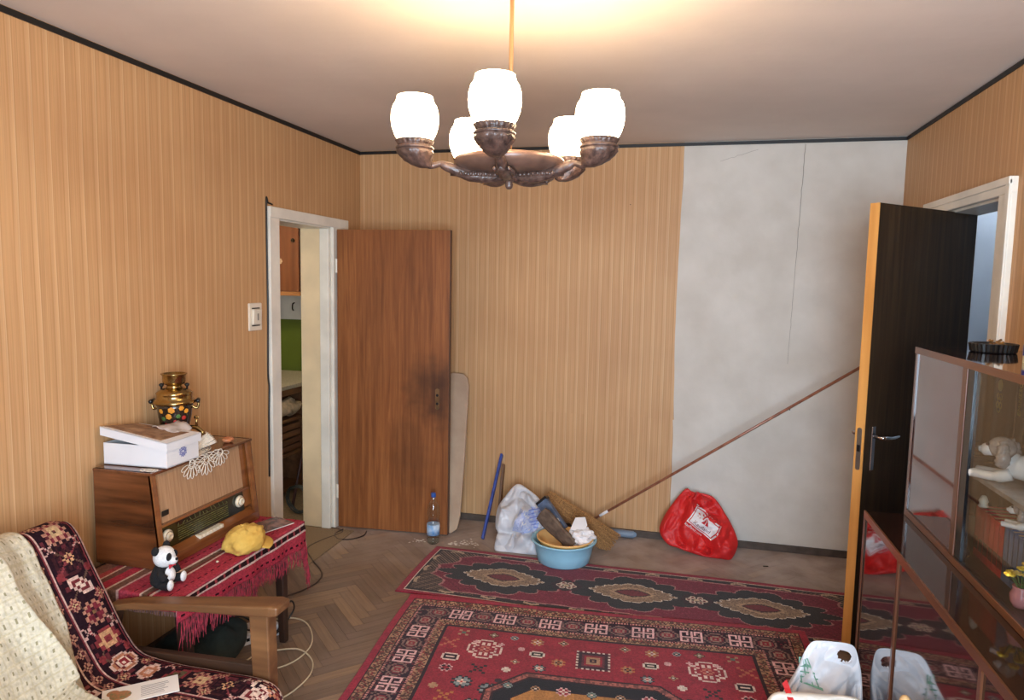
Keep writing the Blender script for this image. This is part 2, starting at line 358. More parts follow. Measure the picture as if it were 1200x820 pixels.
# ------------------------------------------------------------------ parquet floor
def plank_mat(name, rndcol=True):
    m = bpy.data.materials.new(name); m.use_nodes = True; nt = m.node_tree; b = nt.nodes['Principled BSDF']; N = nt.nodes.new; LK = nt.links.new
    oi = N('ShaderNodeObjectInfo'); rp = N('ShaderNodeValToRGB'); cr = rp.color_ramp
    st = [(0,(104,80,60)),(.25,(122,98,76)),(.5,(112,88,70)),(.75,(132,106,80)),(.93,(146,116,84)),(1,(160,126,88))]
    while len(cr.elements) < len(st): cr.elements.new(.5)
    for e,(p_,c_) in zip(cr.elements, st): e.position = p_; e.color = L4(c_)
    g = N('ShaderNodeNewGeometry')
    if rndcol: LK(oi.outputs['Random'], rp.inputs[0])
    else:
        v = N('ShaderNodeTexNoise'); v.inputs['Scale'].default_value = 5; LK(g.outputs['Position'], v.inputs['Vector']); LK(v.outputs['Fac'], rp.inputs[0])
    tc = N('ShaderNodeTexCoord'); mp = N('ShaderNodeMapping'); mp.inputs['Scale'].default_value = (4,70,4); LK(tc.outputs['Object'], mp.inputs[0])
    n = N('ShaderNodeTexNoise'); n.inputs['Scale'].default_value = 1; n.inputs['Detail'].default_value = 6; LK(mp.outputs[0], n.inputs['Vector'])
    r2 = N('ShaderNodeValToRGB'); r2.color_ramp.elements[0].position = .3; r2.color_ramp.elements[1].position = .7
    r2.color_ramp.elements[0].color = (.68,.66,.64,1); r2.color_ramp.elements[1].color = (1.08,1.08,1.08,1); LK(n.outputs['Fac'], r2.inputs[0])
    mx = N('ShaderNodeMix'); mx.data_type = 'RGBA'; mx.blend_type = 'MULTIPLY'; mx.inputs[0].default_value = 1; LK(rp.outputs[0], mx.inputs[6]); LK(r2.outputs[0], mx.inputs[7])
    # grey dust, more of it towards the back wall where nobody walks
    s = N('ShaderNodeSeparateXYZ'); LK(g.outputs['Position'], s.inputs[0])
    mr = N('ShaderNodeMapRange'); mr.inputs[1].default_value = 3.6; mr.inputs[2].default_value = 4.3; mr.inputs[3].default_value = .16; mr.inputs[4].default_value = .85; LK(s.outputs[1], mr.inputs[0])
    n3 = N('ShaderNodeTexNoise'); n3.inputs['Scale'].default_value = 6; n3.inputs['Detail'].default_value = 7; LK(g.outputs['Position'], n3.inputs['Vector'])
    mm = N('ShaderNodeMath'); mm.operation = 'MULTIPLY'; LK(mr.outputs[0], mm.inputs[0]); LK(n3.outputs['Fac'], mm.inputs[1])
    m2 = N('ShaderNodeMath'); m2.operation = 'MULTIPLY'; m2.use_clamp = True; LK(mm.outputs[0], m2.inputs[0]); m2.inputs[1].default_value = 1.9
    mx2 = N('ShaderNodeMix'); mx2.data_type = 'RGBA'; LK(m2.outputs[0], mx2.inputs[0]); LK(mx.outputs[2], mx2.inputs[6]); mx2.inputs[7].default_value = L4((176,160,150))
    LK(mx2.outputs[2], b.inputs['Base Color'])
    b.inputs['Roughness'].default_value = .5; b.inputs['Specular IOR Level'].default_value = .35
    bp = N('ShaderNodeBump'); bp.inputs['Strength'].default_value = .15; bp.inputs['Distance'].default_value = .002; LK(n.outputs['Fac'], bp.inputs['Height']); LK(bp.outputs[0], b.inputs['Normal'])
    return m
floor = MB().box((XL-TL,YF-.15,-.12),(XR+TR,YB+.15,-.008)).build('floor', mat('parquet_joint', (40,30,24), .9, var=.1))
struct(floor, 'worn brown herringbone parquet floor')
PL, PW = .336, .056; NP = 6
def clip_poly(poly, x0, x1, y0, y1):
    for ax, val, sg in ((0,x0,1),(0,x1,-1),(1,y0,1),(1,y1,-1)):
        out = []
        for i in range(len(poly)):
            a, b = poly[i-1], poly[i]; da = (a[ax]-val)*sg; db = (b[ax]-val)*sg
            if (da >= 0) != (db >= 0):
                t = da/(da-db); out.append((a[0]+(b[0]-a[0])*t, a[1]+(b[1]-a[1])*t))
            if db >= 0: out.append(b)
        poly = out
        if len(poly) < 3: return []
    return poly
planks = []   # (full?, center, angle, poly)
c45 = math.cos(R(45)); gap = .0007
for s in range(-8,9):
    for t in range(-130,131):
        for horiz in (True, False):
            if horiz: cx, cy, ang = (t+2*NP*s+NP/2)*PW, (t+.5)*PW, 0
            else: cx, cy, ang = (NP+t+2*NP*s+.5)*PW, (t-NP+1+NP/2)*PW, math.pi/2
            X = cx*c45-cy*c45-.5; Y = cx*c45+cy*c45+1.9; A = ang+R(45)
            if X < XL-.3 or X > XR+.3 or Y < YF-.3 or Y > YB+.3: continue
            ca, sa = math.cos(A), math.sin(A); hl, hw = PL/2-gap, PW/2-gap
            poly = [(X+ca*a-sa*b, Y+sa*a+ca*b) for a,b in ((-hl,-hw),(hl,-hw),(hl,hw),(-hl,hw))]
            full = all(XL+.003 < q[0] < XR-.003 and YF+.003 < q[1] < YB-.003 for q in poly)
            if not full:
                poly = clip_poly(poly, XL+.003, XR-.003, YF+.003, YB-.003)
                if not poly: continue
            planks.append((full, X, Y, A, poly))
def plank_vis(q):
    _, X, Y, _, _ = q
    if Y > 4.0 and X < .95: return True
    if X < -1.25 and Y > 2.1 and not (X < -1.75 and Y < 2.2): return True
    return X < -1.2 and Y > 3.3
vis = [q for q in planks if plank_vis(q)]; vis.sort(key=lambda q: -(q[4] != []) * 1.0/(q[1]**2+q[2]**2))
single = vis[:300]; ids = set(id(q) for q in single); rest = [q for q in planks if id(q) not in ids]
M_plank = plank_mat('worn_oak_plank'); M_field = plank_mat('worn_oak_field', False)
pm = None
for q in single:
    full, X, Y, A, poly = q
    dz = -.0004*rnd.random()
    if full:
        if pm is None:
            tmp = MB().box((-PL/2+gap,-PW/2+gap,-.008),(PL/2-gap,PW/2-gap,0)).build('parquet_plank', M_plank, floor); pm = tmp.data; o = tmp
        else:
            o = bpy.data.objects.new('parquet_plank', pm); COL.objects.link(o); o.parent = floor
    else:
        ca, sa = math.cos(-A), math.sin(-A)
        lp = [((x-X)*ca-(y-Y)*sa, (x-X)*sa+(y-Y)*ca) for x,y in poly]
        o = MB().prism(lp, -.008, 0).build('parquet_plank', M_plank, floor)
    o.location = (X, Y, dz); o.rotation_euler = (0,0,A)
mb = MB()
for q in rest: mb.prism(q[4], -.008, -.0003)
tag(mb.build('parquet_field', M_field, floor, fix=False), kind='stuff')

# ------------------------------------------------------------------ door frames and doors
def casing(name, label, mb, m): o = mb.build(name, m, bevel=.004); struct(o, label); return o
cl = MB().box((XL,3.452,0),(XL+.022,DL0+.004,DLZ)).box((XL,DL1-.004,0),(XL+.022,DL1+.17,DLZ)).box((XL,3.452,DLZ-.004),(XL+.026,DL1+.20,DLZ+.056))
cl = casing('trim_4', 'white painted casing around the kitchen doorway', cl, M_white)
MB().box((XL-TL-.01,DL0-.002,0),(XL-.001,DL0+.012,DLZ)).box((XL-TL-.01,DL0,DLZ-.012),(XL-.001,DL1,DLZ+.002)).build('jamb_lining', M_white, cl)
MB().box((XL-TL-.01,DL1-.012,0),(XL-.065,DL1+.002,DLZ-.012)).build('jamb_lining', M_cream, cl)
MB().box((XL-.065,DL1-.030,0),(XL-.001,DL1+.002,DLZ-.012)).build('door_stop', M_white, cl, bevel=.004)
cr_ = MB().box((XR-.024,3.108,0),(XR,DR0+.02,DRZ)).box((XR-.024,DR1-.004,0),(XR,4.115,DRZ)).box((XR-.026,3.108,DRZ-.004),(XR,4.118,2.106))
cr_ = casing('trim_5', 'white painted casing around the hall doorway', cr_, M_white)
MB().box((XR-.032,3.108,0),(XR-.022,3.145,DRZ+.05)).box((XR-.034,3.108,DRZ+.03),(XR-.022,4.118,2.106)).build('casing_moulding', M_white, cr_, bevel=.003)
MB().box((XR+.001,DR0-.002,0),(XR+TR,DR0+.014,DRZ)).box((XR+.001,DR1-.014,0),(XR+TR,DR1+.002,DRZ)).box((XR+.001,DR0,DRZ-.014),(XR+TR,DR1,DRZ+.002)).build('jamb_lining', M_white, cr_)

# left door leaf, open into the room, oak veneer
def veneer(name, c1, c2, c3, smudge=None, rough=.42, spec=.4):
    m = bpy.data.materials.new(name); m.use_nodes = True; nt = m.node_tree; b = nt.nodes['Principled BSDF']; N = nt.nodes.new; LK = nt.links.new
    tc = N('ShaderNodeTexCoord'); mp = N('ShaderNodeMapping'); mp.inputs['Scale'].default_value = (38,38,1.6); LK(tc.outputs['Object'], mp.inputs[0])
    n = N('ShaderNodeTexNoise'); n.inputs['Scale'].default_value = 1; n.inputs['Detail'].default_value = 8; n.inputs['Roughness'].default_value = .65; n.inputs['Distortion'].default_value = .6; LK(mp.outputs[0], n.inputs['Vector'])
    rp = N('ShaderNodeValToRGB'); cr = rp.color_ramp; cr.elements.new(.5)
    for e,(p_,c_) in zip(cr.elements, ((.28,c1),(.5,c2),(.72,c3))): e.position = p_; e.color = L4(c_)
    LK(n.outputs['Fac'], rp.inputs[0]); out = rp.outputs[0]
    mpb = N('ShaderNodeMapping'); mpb.inputs['Scale'].default_value = (5,5,.7); LK(tc.outputs['Object'], mpb.inputs[0])
    nb = N('ShaderNodeTexNoise'); nb.inputs['Scale'].default_value = 1; nb.inputs['Detail'].default_value = 3; LK(mpb.outputs[0], nb.inputs['Vector'])
    rb = N('ShaderNodeValToRGB'); rb.color_ramp.elements[0].position = .35; rb.color_ramp.elements[1].position = .65; rb.color_ramp.elements[0].color = (.8,.78,.76,1); rb.color_ramp.elements[1].color = (1.06,1.06,1.06,1); LK(nb.outputs['Fac'], rb.inputs[0])
    mb_ = N('ShaderNodeMix'); mb_.data_type = 'RGBA'; mb_.blend_type = 'MULTIPLY'; mb_.inputs[0].default_value = 1; LK(out, mb_.inputs[6]); LK(rb.outputs[0], mb_.inputs[7]); out = mb_.outputs[2]
    for (cx, cz, rx, rz_, amt) in (smudge or []):     # greasy hand marks in the veneer
        m2 = N('ShaderNodeMapping'); m2.inputs['Location'].default_value = (-cx/rx, 0, -cz/rz_); m2.inputs['Scale'].default_value = (1/rx, 0, 1/rz_); LK(tc.outputs['Object'], m2.inputs[0])
        ln = N('ShaderNodeVectorMath'); ln.operation = 'LENGTH'; LK(m2.outputs[0], ln.inputs[0])
        n2 = N('ShaderNodeTexNoise'); n2.inputs['Scale'].default_value = 9; n2.inputs['Detail'].default_value = 6; LK(tc.outputs['Object'], n2.inputs['Vector'])
        ad = N('ShaderNodeMath'); ad.operation = 'ADD'; LK(ln.outputs['Value'], ad.inputs[0]); LK(n2.outputs['Fac'], ad.inputs[1])
        mr = N('ShaderNodeMapRange'); mr.interpolation_type = 'SMOOTHSTEP'; mr.inputs[1].default_value = .5; mr.inputs[2].default_value = 1.6; mr.inputs[3].default_value = amt; mr.inputs[4].default_value = 0; LK(ad.outputs[0], mr.inputs[0])
        mx = N('ShaderNodeMix'); mx.data_type = 'RGBA'; LK(mr.outputs[0], mx.inputs[0]); LK(out, mx.inputs[6]); mx.inputs[7].default_value = L4((52,32,22)); out = mx.outputs[2]
    LK(out, b.inputs['Base Color']); b.inputs['Roughness'].default_value = rough; b.inputs['Specular IOR Level'].default_value = spec
    return m
ang = math.atan2(.051, .755)
d1 = thing('door_1', 'brown oak veneer door standing open by the kitchen doorway', None, (-2.203,4.188,0), ang, kind='structure')
LW = .757
M_ven = veneer('oak_veneer', (112,62,30), (142,86,46), (166,106,60), [(.66,.98,.26,.26,.75),(.52,.55,.22,.42,.35),(.70,.85,.08,.25,.5)])
MB().box((0,0,.008),(LW,.038,1.983)).build('leaf', M_ven, d1, bevel=.002)
MB().box((LW-.0005,-.0006,.008),(LW+.003,.0386,1.983)).build('edge_band', wood('dark_edge', (70,40,24), (92,54,30)), d1)
lp = MB().prism([(LW-.075+.014*math.cos(t), .905+(.055 if math.sin(t) > 0 else -.055)+.014*math.sin(t)) for t in np.linspace(0,2*math.pi,20,endpoint=False)], -.003, 0, lambda a,b,c: (a,c,b)).build('lock_plate', mat('tarnished_plate', (150,120,86), .35, .9, var=.15), d1)
for zz in (.93,.875): MB().tube([(LW-.075,-.0042,zz),(LW-.075,-.002,zz)], .009, 12).build('spindle_hole', M_blackpl, lp)
for zz in (.25,1.75): MB().tube([(-.004,.004,zz-.045),(-.004,.004,zz+.045)], .007, 10).build('hinge', M_white, d1)

# right door leaf, dark veneer with a raw light edge
HX, HY = 1.34, 3.94; FX, FY = .765, 3.37
RL = math.hypot(FX-HX, FY-HY); ra = math.atan2(FY-HY, FX-HX)
d2 = thing('door_2', 'dark brown door with a raw light wooden edge, standing open from the hall', None, (HX,HY,0), ra, kind='structure')
RZ = 2.034
MB().box((0,0,.01),(RL-.004,.043,RZ)).build('leaf', veneer('dark_wenge', (40,28,16), (56,40,24), (70,52,32), rough=.6, spec=.2), d2)
MB().box((RL-.004,0,.01),(RL,.043,RZ)).build('edge_band', wood('raw_pine_edge', (196,132,62), (220,160,86), rough=.5), d2)
zc = .955
fpl = MB().prism([(.0215+.011*math.cos(t), zc+(.085 if math.sin(t) > 0 else -.085)+.011*math.sin(t)) for t in np.linspace(0,2*math.pi,20,endpoint=False)], RL, RL+.002, lambda a,b,c: (c,a,b)).build('lock_faceplate', mat('dull_steel', (150,148,142), .4, .9, var=.1), d2)
MB().box((RL+.001,.014,zc-.012),(RL+.0035,.029,zc+.018)).build('latch', M_blackpl, fpl)
for sgn, y0 in ((1,.043),(-1,0)):
    hd = MB().box((RL-.075,min(y0,y0+sgn*.008),zc-.10),(RL-.048,max(y0,y0+sgn*.008),zc+.10)).build('handle_plate', M_chrome, d2, bevel=.003)
    pts = catmull([(RL-.062,y0+sgn*.006,zc+.055),(RL-.062,y0+sgn*.045,zc+.055),(RL-.08,y0+sgn*.055,zc+.055),(RL-.13,y0+sgn*.052,zc+.050),(RL-.185,y0+sgn*.05,zc+.052)], 6)
    MB().tube(pts, [.009]*(len(pts)-6)+[.009-.0007*i for i in range(6)], 10).build('door_handle', M_chrome, hd, smooth=True)

# ------------------------------------------------------------------ hall and kitchen beyond the doorways
M_hall = mat('pale_blue_hall_paint', (196,206,216), .7, var=.03, vscale=3)
hw = MB().box((2.45,2.2,0),(2.55,5.6,H)).build('wall_hall_right', M_hall); struct(hw, 'pale blue-white hall wall seen through the right doorway')
hb = MB().box((XR+TR,5.1,0),(2.55,5.2,H)).build('wall_hall_back', M_hall); struct(hb, 'pale blue-white end wall of the hall')
hc = MB().box((XR+TR,2.2,H),(2.55,5.2,H+.1)).build('ceiling_hall', M_ceiling); struct(hc, 'white ceiling of the hall')
hf = MB().box((XR+TR,2.2,-.1),(2.55,5.2,0)).build('floor_hall', mat('hall_lino', (120,96,76), .5, var=.1)); struct(hf, 'brown hall floor beyond the right doorway')
hfr = MB().box((XR+TR,2.1,0),(2.55,2.2,H)).build('wall_hall_front', M_hall); struct(hfr, 'near end wall of the hall')
hd_ = MB().box((XR+TR+.001,4.02,0),(XR+TR+.03,4.13,2.12)).box((XR+TR+.001,3.06,0),(XR+TR+.03,3.18,2.12)).box((XR+TR+.001,3.06,2.05),(XR+TR+.03,4.13,2.12)).build('trim_6', M_white); struct(hd_, 'white casing on the hall side of the right doorway')

KX0, KY0, KY1 = -3.75, 2.6, 5.5
kx1 = XL-TL
M_kw = mat('kitchen_white', (228,226,222), .7, var=.03); M_green = mat('kitchen_green_paint', (104,122,44), .45, color2=(92,108,36), vscale=2)
kb = MB().box((KX0,KY1,0),(kx1,KY1+.1,H)).build('wall_kitchen_back', M_kw); struct(kb, 'kitchen wall seen through the left doorway, green below and white above')
MB().box((KX0,KY1-.003,0),(kx1,KY1,1.305)).build('green_paint', M_green, kb)
kl = MB().box((KX0-.1,KY0,0),(KX0,KY1,H)).build('wall_kitchen_left', M_kw); struct(kl, 'far side wall of the kitchen')
MB().box((KX0,KY0,0),(KX0+.003,KY1-.004,1.305)).build('green_paint', M_green, kl)
kr = MB().box((kx1,YB+.15,0),(kx1+.1,KY1,H)).build('wall_kitchen_right', M_kw); struct(kr, 'near side wall of the kitchen')
kf = MB().box((KX0,KY0-.1,0),(kx1,KY0,H)).build('wall_kitchen_front', M_kw); struct(kf, 'kitchen wall nearest the window')
kc = MB().box((KX0,KY0,H),(kx1,KY1,H+.1)).build('ceiling_kitchen', M_kw); struct(kc, 'white ceiling of the kitchen')
kfl = MB().box((KX0,KY0,-.1),(kx1,KY1,0)).build('floor_kitchen', mat('kitchen_lino', (150,128,98), .6, color2=(120,98,72), vscale=60)); struct(kfl, 'speckled brown kitchen floor beyond the left doorway')
M_cherry = wood('cherry_cabinet', (112,62,34), (140,84,48), axis=2, rough=.35)
kcab = thing('wall_cabinet', 'brown wooden wall cabinet with a flower decal hanging in the kitchen', 'cabinet', (-3.45,5.35,1.52))
MB().box((-3.75,5.20,1.52),(-3.055,5.497,2.3)).build('body', wood('cabinet_side', (60,34,22),(78,46,30)), kcab, org=(-3.45,5.35,1.52))
kd = MB().box((-3.48,5.182,1.555),(-3.07,5.199,2.29)).build('door', M_cherry, kcab, org=(-3.45,5.35,1.52), bevel=.003)
MB().ball((-3.11,5.165,1.97), .016, 12, 8).build('knob', M_darkmetal, kd, org=(-3.45,5.35,1.52), smooth=True)
fl = MB()
for i in range(6): fl.ball((-3.24+.014*math.cos(i*1.047),5.181,1.80+.014*math.sin(i*1.047)), (.011,.002,.011), 10, 6)
fl.build('flower_decal', mat('cream_decal', (226,196,160), .6, var=.1), kd, org=(-3.45,5.35,1.52), smooth=True)
MB().box((-3.74,5.185,1.52),(-3.06,5.2,1.553)).build('lower_rail', wood('light_rail',(168,108,60),(190,130,78),axis=0), kcab, org=(-3.45,5.35,1.52))
kk = MB().tube(catmull([(-3.30,KY1-.002,1.45),(-3.30,KY1-.03,1.44),(-3.30,KY1-.035,1.40),(-3.30,KY1-.02,1.385)],5), .006, 8).build('wall_hook', M_darkmetal, smooth=True)
tag(kk, 'small dark metal hook on the white kitchen wall under the cabinet', 'hook')
kt = MB().box((KX0,3.9,.825),(-2.88,KY1-.004,.855)).build('worktop', mat('speckled_worktop', (196,186,166), .4, color2=(160,146,124), vscale=120), bevel=.004)
tag(kt, 'speckled beige kitchen worktop in front of the green wall', 'worktop')
ks = thing('shelf_unit', 'open dark wooden shelf unit under the kitchen worktop', 'shelf', (-3.2,4.7,0))
M_kwood = wood('kitchen_shelf_wood', (104,66,40), (136,92,58), axis=1, rough=.5); og = (-3.2,4.7,0)
for y0, y1 in ((3.92,3.94),(4.98,5.02),(5.46,5.49)): MB().box((-3.7,y0,0),(-2.9,y1,.82)).build('side_panel', M_kwood, ks, org=og)
for z0 in (.03,.30,.565): MB().box((-3.7,3.94,z0),(-2.91,4.98,z0+.022)).build('shelf', M_kwood, ks, org=og)
MB().box((-3.7,3.94,.775),(-2.9,4.98,.824)).build('top_rail', M_kwood, ks, org=og)
for i, (y0, z0, hh, c) in enumerate(((4.62,.325,.10,(124,80,54)),(4.62,.43,.11,(142,94,62)))):
    b_ = thing('wooden_crate', ['lower brown slatted crate on the kitchen shelf under the worktop','upper brown slatted crate stacked on another on the kitchen shelf'][i], 'crate', (-3.1,y0+.16,z0))
    for k in range(2): MB().box((-3.28,y0,z0+.004+k*hh/2),(-2.93,y0+.33,z0+hh/2-.006+k*hh/2)).build('slat', wood('crate%d%d'%(i,k), c, tuple(v*.8 for v in c), axis=1), b_, org=(-3.1,y0+.16,z0), bevel=.004)
rg = MB().ball((-2.96,4.80,.66), (.07,.15,.065), 26, 16).warp(lambda q: q+Vector((.025,.03,.03))*fbm(q, 14, 3)).warp(lambda q: Vector((q.x,q.y,max(q.z,.589)))).build('rag', mat('beige_rag', (196,170,136), .95, var=.15, vscale=20, bump=.5), smooth=True)
tag(rg, 'crumpled beige rag on the upper kitchen shelf under the worktop', 'rag')
st = MB().tube([(-2.72,4.47,.0),(-2.84,5.02,.80)], .012, 8).build('broom_handle', mat('dark_red_stick', (64,34,26), .5, var=.2), smooth=True)
tag(st, 'dark wooden stick leaning against the kitchen shelf unit', 'stick')
mb = MB()
for k in range(7):
    rr = .085+.012*rnd.random(); tz = rnd.uniform(-.25,.25)
    mb.tube([(-2.60+rr*math.cos(t)+rnd.uniform(-.004,.004), 4.36+.02*math.sin(t*1.0+k), .105+rr*math.sin(t+tz)*1.02) for t in np.linspace(0,2*math.pi,26,endpoint=False)], .004, 6, closed=True)
tag(mb.build('cable_coil', mat('dark_grey_cable', (52,56,52), .4, var=.1), smooth=True), 'coil of dark cable standing on the kitchen floor inside the doorway', 'cable')
def fill_globe(loc, label, strength, color):  # unseen glowing globe, added to light a room beyond a doorway
    t = thing('added_fill_globe', label, 'lamp', loc)
    MB().lathe([(.05,0),(.05,-.03),(.03,-.04)], (0,0,0), 20).build('base', M_white, t, smooth=True)
    MB().ball((0,0,-.11), .075, 20, 12).build('glowing_ball', mat('fill_globe_glow', color, .4, emit=strength), t, smooth=True)
fill_globe((1.98,4.68,H), 'cool white fill globe added out of view on the hall ceiling', HALL_W, (226,238,255))
fill_globe((-3.0,4.2,H), 'warm white fill globe added out of view on the kitchen ceiling', KITCHEN_W, (255,236,206))

# ------------------------------------------------------------------ chandelier
CX, CY, CZ = -.506, 2.0, 1.985
ch = thing('chandelier', 'brown carved five-arm chandelier with lit white glass shades', 'chandelier', (CX,CY,CZ-.06))
og = (0,0,-.06)
M_carve = mat('carved_brown_wood', (98,74,64), .32, color2=(52,38,34), vscale=55, bump=.5, bscale=140)
M_dish = mat('turned_brown_wood', (112,84,70), .32, color2=(84,62,52), vscale=24)
MB().tube([(0,0,.02),(0,0,H-CZ)], .0065, 12).build('rod', mat('copper_rod', (176,138,100), .35, .7, var=.05), ch, org=og, smooth=True)
MB().lathe([(.012,H-CZ-.06),(.05,H-CZ-.03),(.055,H-CZ-.001)], (0,0,0), 24).build('ceiling_rose', M_brass, ch, org=og, smooth=True)
MB().lathe([(0,-.006),(.06,-.012),(.12,-.006),(.150,.006),(.160,.020),(.157,.030),(.145,.034),(.12,.024),(.06,.018),(.012,.026),(.012,.05),(0,.05)], (0,0,0), 40).build('dish', M_dish, ch, org=og, smooth=True)
fn = MB().lathe([(.038,-.012),(.042,-.022),(.026,-.026),(.012,-.029),(.010,-.034),(.0115,-.039),(.0105,-.047),(.006,-.052),(0,-.053)], (0,0,0), 20, flute=lambda i,t: .06*math.cos(10*t) if i < 3 else 0).build('finial', M_carve, ch, org=og, smooth=True)
def glass_shade_mat(nm, s, c): return mat(nm, (250,246,236), .3, emit=s, color2=c)
M_sh = glass_shade_mat('lit_opal_glass', SHADE_W, (255,220,174)); M_shd = glass_shade_mat('lit_opal_glass_dim', SHADE_DIM, (255,224,182))
for k in range(5):
    a = R(-84+72*k); ca, sa = math.cos(a), math.sin(a)
    def W(q): return Vector((q.x*ca-q.y*sa, q.x*sa+q.y*ca, q.z))
    RR = .27
    arm = MB()
    path = catmull([(.02,0,-.014),(.07,0,-.020),(.13,0,-.012),(.18,0,.004),(.198,0,.010),(.212,0,.006),(.228,0,.004),(.240,0,.012)], 6)
    rad = np.interp(np.linspace(0,1,len(path)), [0,.2,.45,.6,.75,1], [.016,.019,.013,.008,.009,.010])
    arm.tube(path, list(rad), 10)
    for sgn in (-1,1):                                        # beads along both edges of the carved leaf
        for i in range(9): t = .03+i*.014; arm.ball((t, sgn*(.016+.008*math.sin(math.pi*(t-.03)/.13)), -.016), .0062, 8, 6)
    leafp = [(.015,0),(.05,.020),(.09,.026),(.13,.018),(.17,0),(.13,-.018),(.09,-.026),(.05,-.020)]
    arm.prism(leafp, -.022, -.010)
    arm.warp(W); ao = arm.build('arm', M_carve, ch, org=og, smooth=True)
    # cup: spiral-fluted shell that curls back towards the hub, scalloped collar above
    shl = MB(); rings_ = [(.046,.048,0),(.051,.043,0),(.0505,.036,.001),(.046,.028,.004),(.038,.017,.010),(.028,.007,.020),(.018,.0,.032),(.011,-.001,.044),(.0085,.001,.054)]
    Pc = np.zeros((48,len(rings_),3))
    for j in range(48):
        for i, (r, z, sh_) in enumerate(rings_):
            t = 2*math.pi*j/48; rr = r*(1+(.075*math.cos(12*(t+.16*i)) if 2 <= i <= 6 else 0)); Pc[j,i] = (RR-sh_+rr*math.cos(t), rr*math.sin(t), z-(.25*rr*math.cos(t)*sh_/.05 if i > 3 else 0))
    shl.grid(Pc, close_u=True).warp(W).build('shell_cup', M_carve, ao, org=og, smooth=True)
    MB().lathe([(.036,.044),(.052,.046),(.0535,.050),(.050,.054),(.044,.056),(.046,.058),(.0535,.070),(.0485,.072),(.030,.060),(0,.060)], (RR,0,0), 84, flute=lambda i,t: (.035*math.cos(21*t) if 5 <= i < 8 else .0)).warp(W).build('collar', M_carve, ao, org=og, smooth=True)
    prof = [(.030,.058),(.047,.068),(.057,.085),(.0645,.107),(.067,.128),(.0655,.148),(.061,.164),(.054,.174),(.0515,.182),(.050,.190),(.047,.190),(.048,.182),(.051,.172),(.057,.162),(.0615,.147),(.063,.128),(.0605,.107),(.053,.087),(.042,.072),(.026,.064)]
    MB().lathe(prof, (RR,0,0), 32).warp(W).build('glass_shade', M_shd if k == 4 else M_sh, ch, org=og, smooth=True)

# ------------------------------------------------------------------ rug patterns
def canvas(nv, nu, c): return np.ones((nv,nu,3))*np.asarray(c, float)
def stamp(img, res, cu, cv, rows, pal, cell, flip=False, tr=False):
    B = [list(r) for r in rows]
    if tr: B = [list(c) for c in zip(*B)]
    if flip: B = [r[::-1] for r in B]
    h_, w_ = len(B), len(B[0])
    i0, i1 = int((cv-h_*cell/2)/res), int((cv+h_*cell/2)/res)+1; j0, j1 = int((cu-w_*cell/2)/res), int((cu+w_*cell/2)/res)+1
    for i in range(max(0,i0), min(img.shape[0],i1)):
        r = int(((i+.5)*res-(cv-h_*cell/2))//cell)
        if not 0 <= r < h_: continue
        for j in range(max(0,j0), min(img.shape[1],j1)):
            c = int(((j+.5)*res-(cu-w_*cell/2))//cell)
            if 0 <= c < w_ and B[r][c] in pal: img[i,j] = pal[B[r][c]]
KEY = ["####.#.####","#..#.#.#..#","#..#.#.#..#","#....#....#","###########","#....#....#","#..#.#.#..#","#..#.#.#..#","####.#.####"]
OCT = ["...#####...","..#ttttt#..",".#tdwwwdt#.","#tdwrrrwdt#","#tdwrwrwdt#","#tdwrrrwdt#",".#tdwwwdt#.","..#ttttt#..","...#####..."]
ROS = ["....wwwww....","...w.....w...","...w.w.w.w...",".ww..w.w..ww.","w..w..t..w..w","w.w..t.t..w.w","w...t.w.t...w","w.w..t.t..w.w","w..w..t..w..w",".ww..w.w..ww.","...w.w.w.w...","...w.....w...","....wwwww...."]
DIA = ["...#...","..#t#..",".#tdt#.","#tdwdt#",".#tdt#.","..#t#..","...#..."]
CRS = ["#...#",".#.#.","..#..",".#.#.","#...#"]
PLS = [".##.","####","####",".##."]
FLW = ["..t..",".t#t.","t#w#t",".t#t.","..t.."]
CHK = ["tt..tt","tt..tt","..dd..","..dd..","tt..tt","tt..tt"]
OVL = [".wwwww.","w#####w","w#www#w","w#####w",".wwwww."]
SQR = ["wdwdwdwdwdwdw","d###########d","w#ddddddddd#w","d#d.......d#d","w#d.ttttt.d#w","d#d.t###t.d#d","w#d.t#t#t.d#w","d#d.t###t.d#d","w#d.ttttt.d#w","d#d.......d#d","w#ddddddddd#w","d###########d","wdwdwdwdwdwdw"]
STAR = ["..#.#..",".#t#t#.","#ttwtt#",".#wrw#.","#ttwtt#",".#t#t#.","..#.#.."]
